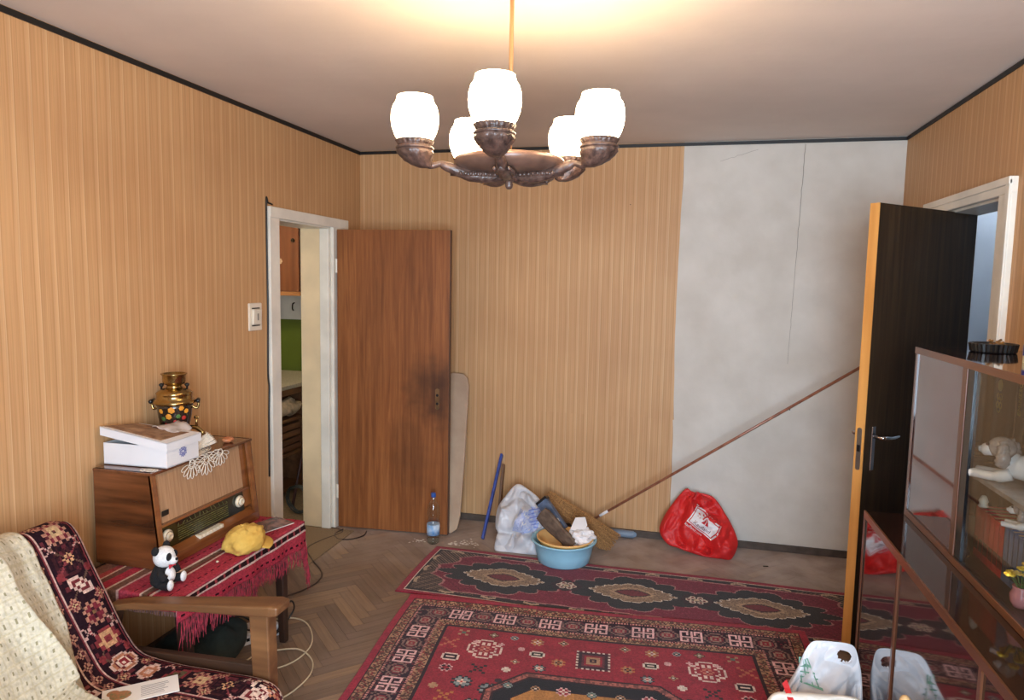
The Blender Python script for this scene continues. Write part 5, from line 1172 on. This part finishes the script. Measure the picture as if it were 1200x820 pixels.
def frame_rect(w_, h_, t): 
    m_ = MB()
    def strip(x0,y0,x1,y1,n=10):
        for i in range(n):
            for (ax0,ay0,ax1,ay1) in (((x0+(x1-x0)*i/n),(y0),(x0+(x1-x0)*(i+1)/n),y1),) if (x1-x0) > (y1-y0) else ((x0,y0+(y1-y0)*i/n,x1,y0+(y1-y0)*(i+1)/n),): m_.add([(ax0,ay0,0),(ax1,ay0,0),(ax1,ay1,0),(ax0,ay1,0)], [(0,1,2,3)])
    strip(-w_/2,-h_/2,w_/2,-h_/2+t); strip(-w_/2,h_/2-t,w_/2,h_/2); strip(-w_/2,-h_/2+t,-w_/2+t,h_/2-t); strip(w_/2-t,-h_/2+t,w_/2,h_/2-t); return m_
M_prn = mat('white_print', (238,232,232), .5, var=.02); M_redp = mat('red_print', (196,28,34), .5, var=.05)
LC = (.172,.205); LR = R(-35)
project(frame_rect(.180,.106,.007), LC[0], LC[1], LR, M_prn, 'logo_frame', rbo)
pm_ = MB(); nxp = 12
for i in range(nxp):
    for j in range(8):
        x0, x1 = -.078+.156*i/nxp, -.078+.156*(i+1)/nxp; y0_, y1_ = -.041+.082*j/8, -.041+.082*(j+1)/8; pm_.add([(x0,y0_,0),(x1,y0_,0),(x1,y1_,0),(x0,y1_,0)], [(0,1,2,3)])
project(pm_, LC[0], LC[1], LR, M_prn, 'logo_panel', rbo)
def loc_logo(u, v): return (LC[0]+u*math.cos(LR)-v*math.sin(LR), LC[1]+u*math.sin(LR)+v*math.cos(LR))
x, z = loc_logo(0,-.022); project(text_mesh('Kaufland', .034), x, z, LR, mat('dark_red_print', (120,30,40), .5, var=.05), 'logo_name', rbo, .005)
tri = MB()
def trip(a, b, c, n=6):
    for i in range(n):
        for j in range(n-i):
            f = lambda u,v: tuple(np.array(a)*(1-u-v)+np.array(b)*u+np.array(c)*v)+(0,)
            tri.add([f(i/n,j/n),f((i+1)/n,j/n),f(i/n,(j+1)/n)], [(0,1,2)])
            if i+j < n-1: tri.add([f((i+1)/n,j/n),f((i+1)/n,(j+1)/n),f(i/n,(j+1)/n)], [(0,1,2)])
trip((-.026,-.004),(-.002,-.004),(-.002,.030)); trip((.002,-.004),(.026,-.004),(.002,.030)); 
x, z = loc_logo(0,.008); project(tri, x, z, LR, M_redp, 'logo_emblem', rbo, .005)
x, z = loc_logo(-.028,-.068); project(text_mesh('kaufland.com', .024), x, z, LR, M_prn, 'web_address', rbo, .0045)
hp = [(x, y, z) for (x, z, y) in ((.11,.36,0),(.155,.33,0),(.185,.275,0),(.205,.235,0),(.225,.225,0),(.25,.225,0))]
hs = []
for (x, _, z) in catmull([(q[0],0,q[2]) for q in hp], 6):
    h_ = bvh.ray_cast(Vector((x,3.6,z)), Vector((0,1,0))); hs.append((x, (h_[0].y if h_[0] else 4.4)-.006, z))
hm = MB()
for a, b in zip(hs[:-1], hs[1:]): hm.bar(a, b, .028, .004, (0,1,0))
hm.build('carry_handle', M_redb, rb, org=og)

# white bag with blue print
fnw = tilt(4.10,4.40,.42)
wbg = thing('plastic_bag', 'full white plastic bag with blue print standing by the wall behind the blue basin', 'bag', (-.95,4.18,0)); og = (-.95,4.18,0)
outw = [(-1.009,.435),(-.932,.408),(-.845,.346),(-.795,.26),(-.785,.16),(-.79,.07),(-.80,.0),(-.962,-.015),(-1.078,-.01),(-1.09,.065),(-1.085,.105),(-1.108,.15),(-1.112,.263),(-1.07,.354)]
wmb = pillow(outw, fnw, .10, .06, 30, 210, .036, 12, 5, fold=lambda a,b: -.035*math.exp(-((b-.11)/.018)**2))
M_film = film_mat('white_film', (226,226,230), .3, .25)
wo = wmb.build('bag_body', M_film, wbg, org=og, smooth=True)
bvh = BVHTree.FromPolygons([Vector(v) for v in wmb.v], wmb.f)
M_bp = mat('pale_blue_print', (150,166,216), .5, color2=(206,212,232), vscale=45)
pm_ = MB()
for i in range(12):
    for j in range(10):
        f = lambda u,v: (u*.15-.075+.35*(v-.5)*.12, v*.13-.065, 0); pm_.add([f(i/12,j/10),f((i+1)/12,j/10),f((i+1)/12,(j+1)/10),f(i/12,(j+1)/10)], [(0,1,2,3)])
project(pm_, -.895, .185, R(2), M_bp, 'blue_print', wo, .0035, og=og)
pm_ = MB()
for k in range(6): pm_.add([(-.07+.004*k,-.05+.02*k,0),(.05+.004*k,-.05+.02*k,0),(.05+.004*k,-.046+.02*k,0),(-.07+.004*k,-.046+.02*k,0)], [(0,1,2,3)])
project(pm_, -.885, .19, R(6), mat('blue_print_lines', (110,126,196), .5, var=.1), 'print_lines', wo, .0055, og=og)

# basins
BXc, BYc = -.645, 4.045
bs = thing('wash_basin', 'round light blue plastic wash basin standing on the runner rug', 'basin', (BXc,BYc,.009))
MB().lathe([(0,0),(.148,0),(.155,.006),(.168,.06),(.178,.118),(.186,.126),(.196,.128),(.197,.136),(.190,.138),(.178,.132),(.170,.118),(.160,.06),(.148,.010),(0,.008)], (0,0,0), 48).build('bowl', mat('light_blue_plastic', (150,198,218), .4, var=.03), bs, smooth=True)
bs2 = thing('wash_basin', 'round yellow-orange plastic basin nested inside the blue basin', 'basin', (BXc+.008,BYc-.004,.045))
MB().lathe([(0,0),(.12,0),(.128,.006),(.150,.075),(.160,.096),(.170,.104),(.171,.112),(.164,.113),(.152,.100),(.142,.075),(.122,.010),(0,.008)], (0,0,0), 44).build('bowl', mat('apricot_plastic', (236,184,116), .4, var=.04), bs2, smooth=True)
bark = MB()
Pk = np.zeros((30,12,3))
for i in range(30):
    for j in range(12):
        u, v = i/29, j/11-.5; P0 = Vector((-.79,4.02,.285))*(1-u)+Vector((-.585,3.985,.115))*u
        wv = .115*(1+.15*math.sin(u*5)+.12*fbm((u*3,v,0),1,2)); q = P0+Vector((.42,-.45,.60)).normalized()*v*wv+Vector((0,-.5,.5))*(.014*(1-4*v*v)+.006*fbm((u*9,v*9,3),1,3)); Pk[i,j] = q
o = grid_obj('bark_slab', Pk, None, mat('grey_bark', (128,106,88), .95, color2=(92,74,62), vscale=30, bump=.6, bscale=60), org=(-.68,4.0,.2), solid=.022, offset=-1); o.location = (-.68,4.0,.2); tag(o, 'curved slab of grey-brown bark sticking out of the basin', 'bark')
def crumple(name, c, r, m_, label, cat, seed, amp=.35, sub=4):
    bm = bmesh.new(); bmesh.ops.create_icosphere(bm, subdivisions=sub, radius=1)
    for v in bm.verts:
        p_ = v.co.copy(); q = p_*(1+amp*fbm(p_+Vector((seed,0,0)), 1.6, 3)+.25*amp*abs(fbm(p_+Vector((0,seed,0)), 4, 2))); v.co = Vector((q.x*r[0], q.y*r[1], q.z*r[2]))
    me = bpy.data.meshes.new(name); bm.to_mesh(me); bm.free(); me.materials.append(m_); o = bpy.data.objects.new(name, me); COL.objects.link(o); o.location = c
    return tag(o, label, cat)
M_paper = mat('white_paper', (232,228,228), .7, var=.03, bump=.5, bscale=20)
crumple('crumpled_paper', (-.545,4.04,.165), (.075,.065,.055), M_paper, 'crumpled white paper in the yellow basin', 'paper', 3)
o = MB().prism([(-.055,-.03),(.03,-.045),(.058,.0),(.045,.05),(-.02,.045)], 0, .004, lambda a,b,c: (a*.9,b*.55-c,b*.9+.0)).build('paper_scrap', M_paper); o.location = (-.56,4.05,.232); o.rotation_euler = (R(-15),0,R(10)); tag(o, 'torn folded white paper sheet on top of the crumpled paper in the basin', 'paper')
o = thing('carton', 'dark blue flat carton with white labels stuck behind the bark in the basin', 'box', (-.72,4.14,.155))
MB().bar((-.805,4.17,.315),(-.665,4.11,.165), .075,.040, (0,1,0)).build('box_body', mat('slate_blue_card', (96,116,146), .5, color2=(60,70,92), vscale=18), o, org=(-.72,4.14,.155), bevel=.002)
MB().bar((-.812,4.178,.325),(-.80,4.172,.312), .082,.046, (0,1,0)).build('black_end', M_blackpl, o, org=(-.72,4.14,.155))
MB().bar((-.715,4.105,.225),(-.700,4.098,.210), .05,.030, (0,1,0)).build('white_label', M_paper, o, org=(-.72,4.14,.155))
# straw broom head, pole and pipe
bh = thing('straw_broom', 'short straw hand broom lying behind the basins', 'broom', (-.60,4.36,0)); og = (-.60,4.36,0)
A0, A1 = Vector((-.82,4.43,.285)), Vector((-.39,4.30,.040)); ax = (A1-A0).normalized(); sd_ = Vector((.35,.0,.65)); sd_ = (sd_-ax*sd_.dot(ax)).normalized(); th_ = ax.cross(sd_)
mb = MB(); rs = random.Random(9)
for k in range(420):
    a = rs.uniform(-1,1); b = rs.uniform(-1,1)
    p0 = A0+sd_*a*.022+th_*b*.016; p1 = A0+(A1-A0)*.5+sd_*a*.055+th_*b*.022; ln = rs.uniform(.93,1.05); p2 = A0+(A1-A0)*ln+sd_*a*.085+th_*b*.022
    p2.z = max(.006,p2.z); mb.tube([p0,p1,p2], [.0022,.0024,.0016], 4, cap=False)
tag(mb.build('bristles', mat('broom_straw', (198,146,88), .8, color2=(98,64,36), vscale=190), bh, org=og), kind='stuff')
for f, r1 in ((.12,.028),(.28,.042),(.42,.052)):
    c_ = A0+(A1-A0)*f; MB().tube([c_+sd_*r1*math.cos(t)*1.05+th_*(.022)*math.sin(t) for t in np.linspace(0,2*math.pi,24,endpoint=False)], .0022, 5, closed=True).build('binding', mat('twine', (150,110,70), .9, var=.1), bh, org=og)
pole = thing('long_pole', 'long thin copper-brown pole leaning across the white wall to the dark door', 'pole', (-.555,4.43,.118)); og = (-.555,4.43,.118)
q0, q1 = Vector((-.555,4.43,.118)), Vector((1.203,4.27,1.385))
MB().tube([q0,q1], .0085, 12).build('shaft', mat('copper_brown_pole', (164,104,78), .3, color2=(124,76,56), vscale=30, coat=.3), pole, org=og, smooth=True)
MB().tube([q0+(q1-q0)*.045,q0+(q1-q0)*.075], .0092, 12).build('sticker', M_paper, pole, org=og, smooth=True)
o = MB().tube([(-.62,4.553,.030),(-.262,4.540,.030)], .024, 20, cap=False).tube([(-.262,4.540,.030),(-.262,4.541,.030)], .019, 20).build('grey_pipe', mat('grey_blue_pipe', (116,132,150), .35, var=.05), smooth=False); o.data.polygons.foreach_set('use_smooth', [len(p_.vertices) == 4 for p_ in o.data.polygons]); tag(o, 'grey-blue plastic pipe lying along the baseboard of the back wall', 'pipe')
for i, (x, y, a) in enumerate(((.52,4.30,.2),(.10,4.44,.9))):
    o = MB().bar((x,y,.004),(x+.03*math.cos(a),y+.03*math.sin(a),.004), .005,.004).build('wood_chip', M_darkmetal); tag(o, ['dark splinter on the bare floor right of the red bag','dark splinter half under the red bag'][i], 'splinter')

# ------------------------------------------------------------------ cabinets along the right wall
CF, CB, CY0, CY1, CZ1 = .660, 1.200, 1.05, 2.69, .873
M_gl = wood('dark_lacquered_walnut', (46,22,14), (28,14,10), axis=1, rough=.06, coat=.6, scale=8, bump=0)
M_gld = wood('dark_lacquered_doors', (52,26,16), (34,16,11), axis=1, rough=.045, coat=.8, scale=8, bump=0)
M_edge = wood('walnut_edging', (118,70,38), (88,50,28), axis=1, rough=.3, coat=.2)
M_edgez = wood('walnut_edging_upright', (104,62,36), (78,44,26), axis=2, rough=.3, coat=.2)
lc = thing('sideboard', 'long dark lacquered sideboard with glossy sliding doors on the right wall', 'cabinet', (.93,1.87,0)); og = (.93,1.87,0)
MB().box((CF,CY1-.018,.018),(CB,CY1,CZ1-.022)).build('side_panel', M_gl, lc, org=og); MB().box((CF,CY0,.018),(CB,CY0+.018,CZ1-.022)).build('side_panel', M_gl, lc, org=og)
MB().box((CF+.003,CY0,CZ1-.022),(CB,CY1,CZ1)).build('top_panel', M_gl, lc, org=og)
MB().box((CB-.006,CY0+.018,.05),(CB,CY1-.018,CZ1-.022)).build('back_panel', M_gl, lc, org=og)
MB().box((CF,CY0+.018,.04),(CB-.006,CY1-.018,.06)).build('bottom_panel', M_gl, lc, org=og)
MB().box((CF+.02,CY0+.018,.018),(CF+.035,CY1-.018,.04)).build('plinth', M_gl, lc, org=og)
MB().box((CF-.003,CY0,CZ1-.024),(CF+.003,CY1,CZ1+.001)).build('top_edging', M_edge, lc, org=og)
for y0 in (CY1-.016, 2.262, 1.65, CY0): MB().box((CF-.003,y0,.04),(CF+.003,y0+.016,CZ1-.024)).build('upright_edging', M_edgez, lc, org=og)
for y0, y1 in ((2.278,CY1-.016),(1.666,2.262),(CY0+.016,1.65)): MB().box((CF+.002,y0,.06),(CF+.014,y1,CZ1-.024)).build('sliding_door', M_gld, lc, org=og)
UF, UZ0, UZ1 = .790, CZ1+.0008, 1.468
uc = thing('display_cabinet', 'glass-fronted dark wooden display cabinet standing on the sideboard', 'cabinet', (1.0,1.87,UZ0)); og = (1.0,1.87,UZ0)
M_in = wood('cabinet_interior', (52,44,38), (40,34,30), axis=1, rough=.35)
MB().box((UF-.003,CY0,UZ1-.020),(CB,CY1,UZ1)).build('top_panel', M_gl, uc, org=og)
MB().box((UF-.006,CY0,UZ1-.021),(UF-.0025,CY1,UZ1+.0005)).build('top_edging', M_edge, uc, org=og)
for y0 in (CY1-.018, CY0): MB().box((UF,y0,UZ0),(CB,y0+.018,UZ1-.02)).build('side_panel', M_gl, uc, org=og)
MB().box((UF-.003,CY1-.016,UZ0),(UF,CY1,UZ1-.02)).build('upright_edging', M_edgez, uc, org=og)
MB().box((UF,CY0+.018,UZ0),(CB,CY1-.018,UZ0+.020)).build('bottom_panel', M_in, uc, org=og)
MB().box((UF-.004,CY0,UZ0+.0005),(UF,CY1-.016,UZ0+.020)).build('bottom_edging', M_edge, uc, org=og)
MB().box((CB-.006,CY0+.018,UZ0+.02),(CB,CY1-.018,UZ1-.02)).build('back_panel', M_in, uc, org=og)
dr = MB().box((UF+.002,2.270,UZ0+.021),(UF+.014,CY1-.019,UZ1-.021)).build('sliding_door', wood('red_brown_lacquer', (92,50,38), (66,36,28), axis=2, rough=.05, coat=.8, bump=0), uc, org=og)
MB().box((UF-.001,2.236,UZ0+.02),(UF+.012,2.270,UZ1-.02)).build('door_stile', M_edgez, uc, org=og, bevel=.003)
MB().box((UF+.002,2.190,UZ0+.02),(UF+.016,2.232,UZ1-.02)).build('black_post', mat('black_gloss', (14,14,16), .15, var=.1), uc, org=og)
MB().box((UF+.006,CY0+.018,UZ0+.021),(UF+.010,2.200,UZ1-.021)).build('glass_pane', glass_mat('cabinet_glass', (.90,.92,.92), .01, 1.5), uc, org=og)
MB().box((UF+.035,CY0+.018,1.132),(CB-.006,CY1-.0185,1.144)).build('shelf', mat('marbled_shelf', (150,146,142), .15, color2=(108,104,102), vscale=20), uc, org=og)
# contents
M_cer = mat('white_ceramic', (226,222,216), .2, var=.03, vscale=20); M_cerg = mat('grey_ceramic', (140,130,122), .25, color2=(168,158,150), vscale=60)
def dog(loc, rz, s, label):
    d = thing('dog_figurine', label, 'figurine', loc, rz); d.scale = (s,s,s)     # looks along local +x, lying
    b = MB().tube(catmull([(-.14,0,.042),(-.10,0,.052),(-.03,0,.055),(.03,0,.058),(.06,0,.07)],6), [.028]*3+[.046]*5+[.044]*6+[.042]*6+[.038]*5, 18)
    b.warp(lambda q: Vector((q.x,q.y,max(q.z,.002)))); b.build('body', M_cer, d, smooth=True)
    h = MB().ball((.088,0,.115), (.044,.036,.038), 22, 16).build('head', M_cerg, d, smooth=True)
    MB().tube([(.11,0,.108),(.142,0,.098),(.150,0,.098)], [.026,.021,.012], 16).ball((.150,0,.099), (.010,.014,.012), 12, 8).build('muzzle', M_cer, h, smooth=True)
    MB().ball((.158,0,.104), (.005,.007,.005), 10, 6).build('nose', M_cerg, h, smooth=True)
    for s_ in (-1,1):
        MB().ball((.124,s_*.026,.124), .0055, 10, 8).build('eye', M_blackpl, h, smooth=True)
        MB().tube(catmull([(.075,s_*.032,.140),(.068,s_*.048,.115),(.066,s_*.052,.085),(.074,s_*.048,.058)],6), [.012]*4+[.018]*6+[.022]*6+[.018,.016,.012], 12).warp(lambda q: q+Vector((.0025,0,0))*math.sin(q.z*420)).build('ear', M_cerg, h, smooth=True)
        MB().tube(catmull([(.045,s_*.030,.035),(.09,s_*.034,.018),(.155,s_*.030,.016),(.172,s_*.030,.015)],6), [.022]*6+[.016]*7+[.016]*4+[.011,.006], 12).warp(lambda q: Vector((q.x,q.y,max(q.z,.001)))).build('front_leg', M_cer, d, smooth=True)
        MB().ball((-.10,s_*.036,.035), (.045,.022,.034), 14, 10).build('haunch', M_cer, d, smooth=True)
    MB().tube(catmull([(-.15,0,.04),(-.18,.02,.02),(-.165,.05,.012)],5), .010, 10).build('tail', M_cerg, d, smooth=True)
    return d
dog((.922,2.128,1.1445), R(140), .80, 'large grey and white ceramic spaniel lying on the cabinet shelf')
def book(y0, w_, hgt, c, label, group, x0=.857, dp=.11, z0=UZ0+.0205):
    b = thing('book', label, 'book', (x0+dp/2,y0-w_/2,z0), 0, group)
    m_ = mat('book_cover_%d' % len(bpy.data.materials), c, .5, var=.08, vscale=30)
    MB().box((-dp/2,-w_/2+.0004,0),(dp/2,-w_/2+.0024,hgt)).box((-dp/2,w_/2-.0024,0),(dp/2,w_/2-.0004,hgt)).box((-dp/2,-w_/2+.0004,0),(-dp/2+.003,w_/2-.0004,hgt)).build('cover', m_, b)
    MB().box((-dp/2+.003,-w_/2+.0025,.003),(dp/2-.002,w_/2-.0025,hgt-.003)).build('page_block', mat('aged_pages_%d' % len(bpy.data.materials), (206,180,142), .8, var=.05), b)
    MB().box((-dp/2-.0006,-w_/2+.003,.022),(-dp/2,w_/2-.003,.058)).build('spine_label', mat('spine_dark_%d' % len(bpy.data.materials), tuple(v*.45 for v in c), .5, var=.1), b)
y = 2.278
for i in range(6): w_ = [.033,.03,.034,.031,.03,.032][i]; book(y, w_, .145, [(182,46,46),(186,50,48),(174,42,44),(184,48,48),(190,54,50),(178,44,44)][i], ['first','second','third','fourth','fifth','sixth'][i]+' red-spined book from the black post, in the display cabinet', 'red books in the display cabinet'); y -= w_
for i in range(6): w_ = [.028,.026,.028,.027,.026,.028][i]; book(y, w_, .147, [(74,104,142),(80,110,148),(72,100,138),(78,106,142),(74,104,142),(70,98,136)][i], ['first','second','third','fourth','fifth','sixth'][i]+' blue-spined book after the red ones in the display cabinet', 'blue books in the display cabinet'); y -= w_
for i in range(5): book(y, .03, .143, (150,58,56), ['first','second','third','fourth','fifth'][i]+' red-spined book after the blue ones in the display cabinet', 'red books after the blue ones'); y -= .03
dog((.915,2.045,UZ0+.1680), R(140), .46, 'small grey and white ceramic dog lying on top of the books')
bg_ = thing('badge_figurine', 'small ivory ornament standing on the first red book in the cabinet', 'ornament', (.868,2.262,UZ0+.1657))
MB().lathe([(.010,0),(.014,.004),(.010,.010),(.013,.018),(.010,.026),(.006,.034),(0,.036)], (0,0,0), 16).build('figure', M_ivory, bg_, smooth=True)
ct = thing('cat_figurine', 'tiny black and white cat figurine on the cabinet floor beside the black post', 'figurine', (.822,2.245,UZ0+.0205), R(200))
MB().lathe([(.013,0),(.015,.008),(.012,.022),(.008,.032),(0,.034)], (0,0,0), 16).build('body', M_blackpl, ct, smooth=True)
hd3 = MB().ball((.003,0,.038), (.010,.010,.009), 14, 10).build('head', M_blackpl, ct, smooth=True)
for s_ in (-1,1): MB().lathe([(.004,.043),(.002,.050),(0,.053)], (.003,s_*.006,0), 8).build('ear', M_blackpl, hd3)
MB().ball((.009,0,.020), (.006,.007,.010), 12, 8).build('chest', M_cer, ct, smooth=True)
vz = thing('flower_vase', 'small pink vase of yellow flowers in the display cabinet', 'vase', (.832,1.912,UZ0+.0205))
MB().lathe([(.016,0),(.022,.012),(.024,.03),(.018,.045),(.020,.052),(.017,.052),(.014,.044),(0,.04)], (0,0,0), 20).build('vase', mat('pink_glaze', (206,132,132), .2, var=.05), vz, smooth=True)
M_yf = mat('yellow_petals', (232,192,60), .6, var=.1); M_gs = mat('green_stem', (82,112,56), .6, var=.1)
rs = random.Random(4)
for k in range(9):
    a = k*2.4; r = .010+.012*rs.random(); z = .075+.03*rs.random(); p1 = Vector((r*math.cos(a)*1.6, r*math.sin(a)*1.6, z))
    s_o = MB().tube([(r*.3*math.cos(a),r*.3*math.sin(a),.045), tuple(p1)], .0015, 5).build('stem', M_gs, vz)
    fo = MB()
    for j in range(5): fo.ball((p1.x+.007*math.cos(j*1.257),p1.y+.007*math.sin(j*1.257),p1.z), (.0065,.0065,.004), 8, 6)
    fo.ball(tuple(p1+Vector((0,0,.003))), .004, 8, 6); fo.build('blossom', M_yf, s_o, smooth=True)
# tall dark volumes behind the dog, gilt lettering on the spines
M_dk = mat('dark_bookcloth', (62,58,46), .6, var=.08, vscale=20); M_gilt = mat('gilt', (206,186,104), .35, .6, var=.1)
yv = 2.645
for i in range(4):
    w_ = .170 if i == 0 else .060; hgt = .295
    b = thing('large_volume', ['broad dark volume with a gilt emblem standing behind the ceramic spaniel','dark volume with a gilt title right of the emblem volume','second dark gilt-titled volume right of the emblem volume','third dark gilt-titled volume right of the emblem volume'][i], 'book', (1.045,yv-w_/2,1.1445), 0, 'dark volumes on the cabinet shelf')
    MB().box((-.03,-w_/2+.001,0),(.03,w_/2-.001,hgt)).build('cover', M_dk, b, bevel=.004)
    if i == 0:
        em = MB(); ey = .030
        em.lathe([(.012,-.0006),(.018,-.0006),(.018,.0006),(.012,.0006)], (0,0,0), 20).warp(lambda q: Vector((-.031+q.z, ey+q.x*.9, 0.215+q.y*1.1)))
        for (dy_, dz_, r_) in ((-.009,.178,.010),(.009,.178,.010),(0,.164,.012),(-.010,.150,.010),(.010,.150,.010),(0,.138,.012)):
            mbx = MB().tube([(0,r_*math.cos(t),r_*math.sin(t)) for t in np.linspace(0,2*math.pi,14,endpoint=False)], .0022, 5, closed=True).warp(lambda q: Vector((-.031+q.x*.3, ey+dy_+q.y, dz_+q.z))); em.add(mbx.v, mbx.f)
        em.ball((-.031,ey,.215), (.0012,.008,.010), 10, 6); em.build('gilt_emblem', M_gilt, b)
    else:
        tx = text_mesh('EMINESCU', .026, .0004).warp(lambda q: Vector((-.0312-q.z, -q.y*-1*0+.0-q.y*0+q.y*1.0, .20+q.x))); tx.warp(lambda q: Vector((q.x, -q.y*-1, q.z))); tx.build('gilt_title', M_gilt, b, fix=False)
    yv -= w_
# on top of the display cabinet
at = thing('ashtray', 'round black ribbed ashtray with scraps in it on the display cabinet', 'ashtray', (.978,2.575,UZ1))
MB().lathe([(0,0),(.060,0),(.064,.004),(.068,.028),(.066,.030),(.060,.030),(.055,.010),(0,.008)], (0,0,0), 64, flute=lambda i,t: .022*math.cos(32*t) if 1 <= i <= 3 else 0).build('bowl', M_blackpl, at)
sc_ = MB(); rs = random.Random(5)
for k in range(9):
    a = rs.uniform(0,6.3); r = rs.uniform(0,.035); p0 = Vector((r*math.cos(a),r*math.sin(a),.024)); p1 = p0+Vector((rs.uniform(-.03,.03),rs.uniform(-.03,.03),rs.uniform(0,.018))); sc_.tube([p0,p1], .004, 6)
sc_.build('scraps', mat('amber_scraps', (176,124,62), .4, color2=(90,70,50), vscale=60), at)
jr = thing('striped_jar', 'colourful banded jar at the near end of the display cabinet top', 'jar', (.956,2.235,UZ1))
for nm, z0, z1, r, c in (('base_band',0,.020,.030,(214,208,170)),('blue_band',.020,.050,.031,(32,44,140)),('yellow_band',.050,.066,.030,(232,206,90)),('red_band',.066,.080,.029,(196,60,44)),('lid',.080,.096,.026,(150,150,146))):
    MB().lathe([(0,z0),(r,z0),(r,z1),(0,z1)], (0,0,0), 28).build(nm, mat('jar_'+nm, c, .3, var=.04), jr)

# ------------------------------------------------------------------ plastic bags on the floor in front of the sideboard
fnf = tilt(2.44,2.57,.43,.016)
fb = thing('carrier_bag', 'stuffed white carrier bag with a green print and handle hole by the sideboard', 'bag', (.51,2.48,0)); og = (.51,2.48,0)
outf = [(.488,.436),(.52,.444),(.556,.446),(.605,.446),(.628,.434),(.640,.395),(.648,.345),(.650,.26),(.652,.12),(.640,-.005),(.52,-.02),(.39,-.015),(.352,.06),(.350,.15),(.372,.21),(.396,.262),(.438,.340),(.464,.402)]
fmb = pillow(outf, fnf, .11, .06, 30, 216, .042, 13, 9, thick=lambda a,b: .10+.90*min(1,max(0,(.400-b)/.13)))
# cut the handle hole near the top
hc_ = (.592,.404); hr = (.023,.021)
vv = np.array(fmb.v); l_ = math.hypot(.13,.43)
keep = []
for f in fmb.f:
    c_ = vv[list(f)].mean(0); b_ = c_[2]/(.43/l_)
    if not (((c_[0]-hc_[0]+.25*(b_-hc_[1]))/hr[0])**2+((b_-hc_[1])/hr[1])**2 < 1): keep.append(f)
fmb.f = keep
fo = fmb.build('bag_body', M_film, fb, org=og, smooth=True)
bvh = BVHTree.FromPolygons([Vector(v) for v in fmb.v], fmb.f)
pm_ = MB()
for k in range(5): pm_.add([(-.03+.004*k,-.03+.015*k,0),(.035-.006*k,-.03+.015*k,0),(.035-.006*k,-.026+.015*k,0),(-.03+.004*k,-.026+.015*k,0)], [(0,1,2,3)])
for k in range(4): pm_.add([(-.028+.017*k,-.03,0),(-.024+.017*k,-.03,0),(-.010+.008*k,.034,0),(-.014+.008*k,.034,0)], [(0,1,2,3)])
project(pm_, .468, .330, R(15), mat('green_print', (112,160,140), .5, var=.15), 'green_print', fo, .003, og=og, y0=2.2)
ob = thing('plastic_bag', 'cream plastic bag with a red stripe in front of the white carrier bag', 'bag', (.45,2.24,0)); og = (.45,2.24,0)
fno = tilt(2.22,2.32,.33,.016)
outo = [(.325,.350),(.40,.372),(.48,.378),(.56,.384),(.605,.370),(.625,.30),(.635,.15),(.620,-.01),(.47,-.015),(.32,-.01),(.285,.10),(.290,.24)]
omb = pillow(outo, fno, .09, .06, 24, 180, .032, 13, 13)
oo = omb.build('bag_body', film_mat('cream_film', (228,218,204), .35, .2), ob, org=og, smooth=True)
bvh = BVHTree.FromPolygons([Vector(v) for v in omb.v], omb.f)
pm_ = MB()
for i in range(8): pm_.add([(-.02+.007*i,-.05+.014*i,0),(.0+.007*i,-.05+.014*i,0),(.007+.007*i,-.036+.014*i,0),(-.013+.007*i,-.036+.014*i,0)], [(0,1,2,3)])
project(pm_, .385, .31, R(50), mat('red_stripe', (190,40,40), .5, var=.05), 'red_stripe', oo, .003, og=og, y0=2.0)
kn = thing('wooden_stick', 'round-ended pale wooden stick standing in front of the sideboard door', 'stick', (.61,1.98,.0)) 
MB().tube([(0,0,.009),(.004,0,.54),(.006,0,.565)], [.012,.012,.012], 14).ball((.006,0,.570), (.015,.015,.018), 16, 10).build('shaft', wood('pale_beech', (214,176,124), (190,148,98), axis=2), kn, smooth=True)

kmt = MB().box((XL-TL-.05,3.56,.0005),(XL-.001,4.135,.006)).box((XL-.002,3.50,.0005),(XL+.17,4.145,.006)).build('door_mat', mat('speckled_mat', (158,136,106), .95, color2=(112,92,70), vscale=160, bump=.5, bscale=300))
tag(kmt, 'speckled beige mat lying in the kitchen doorway', 'mat')
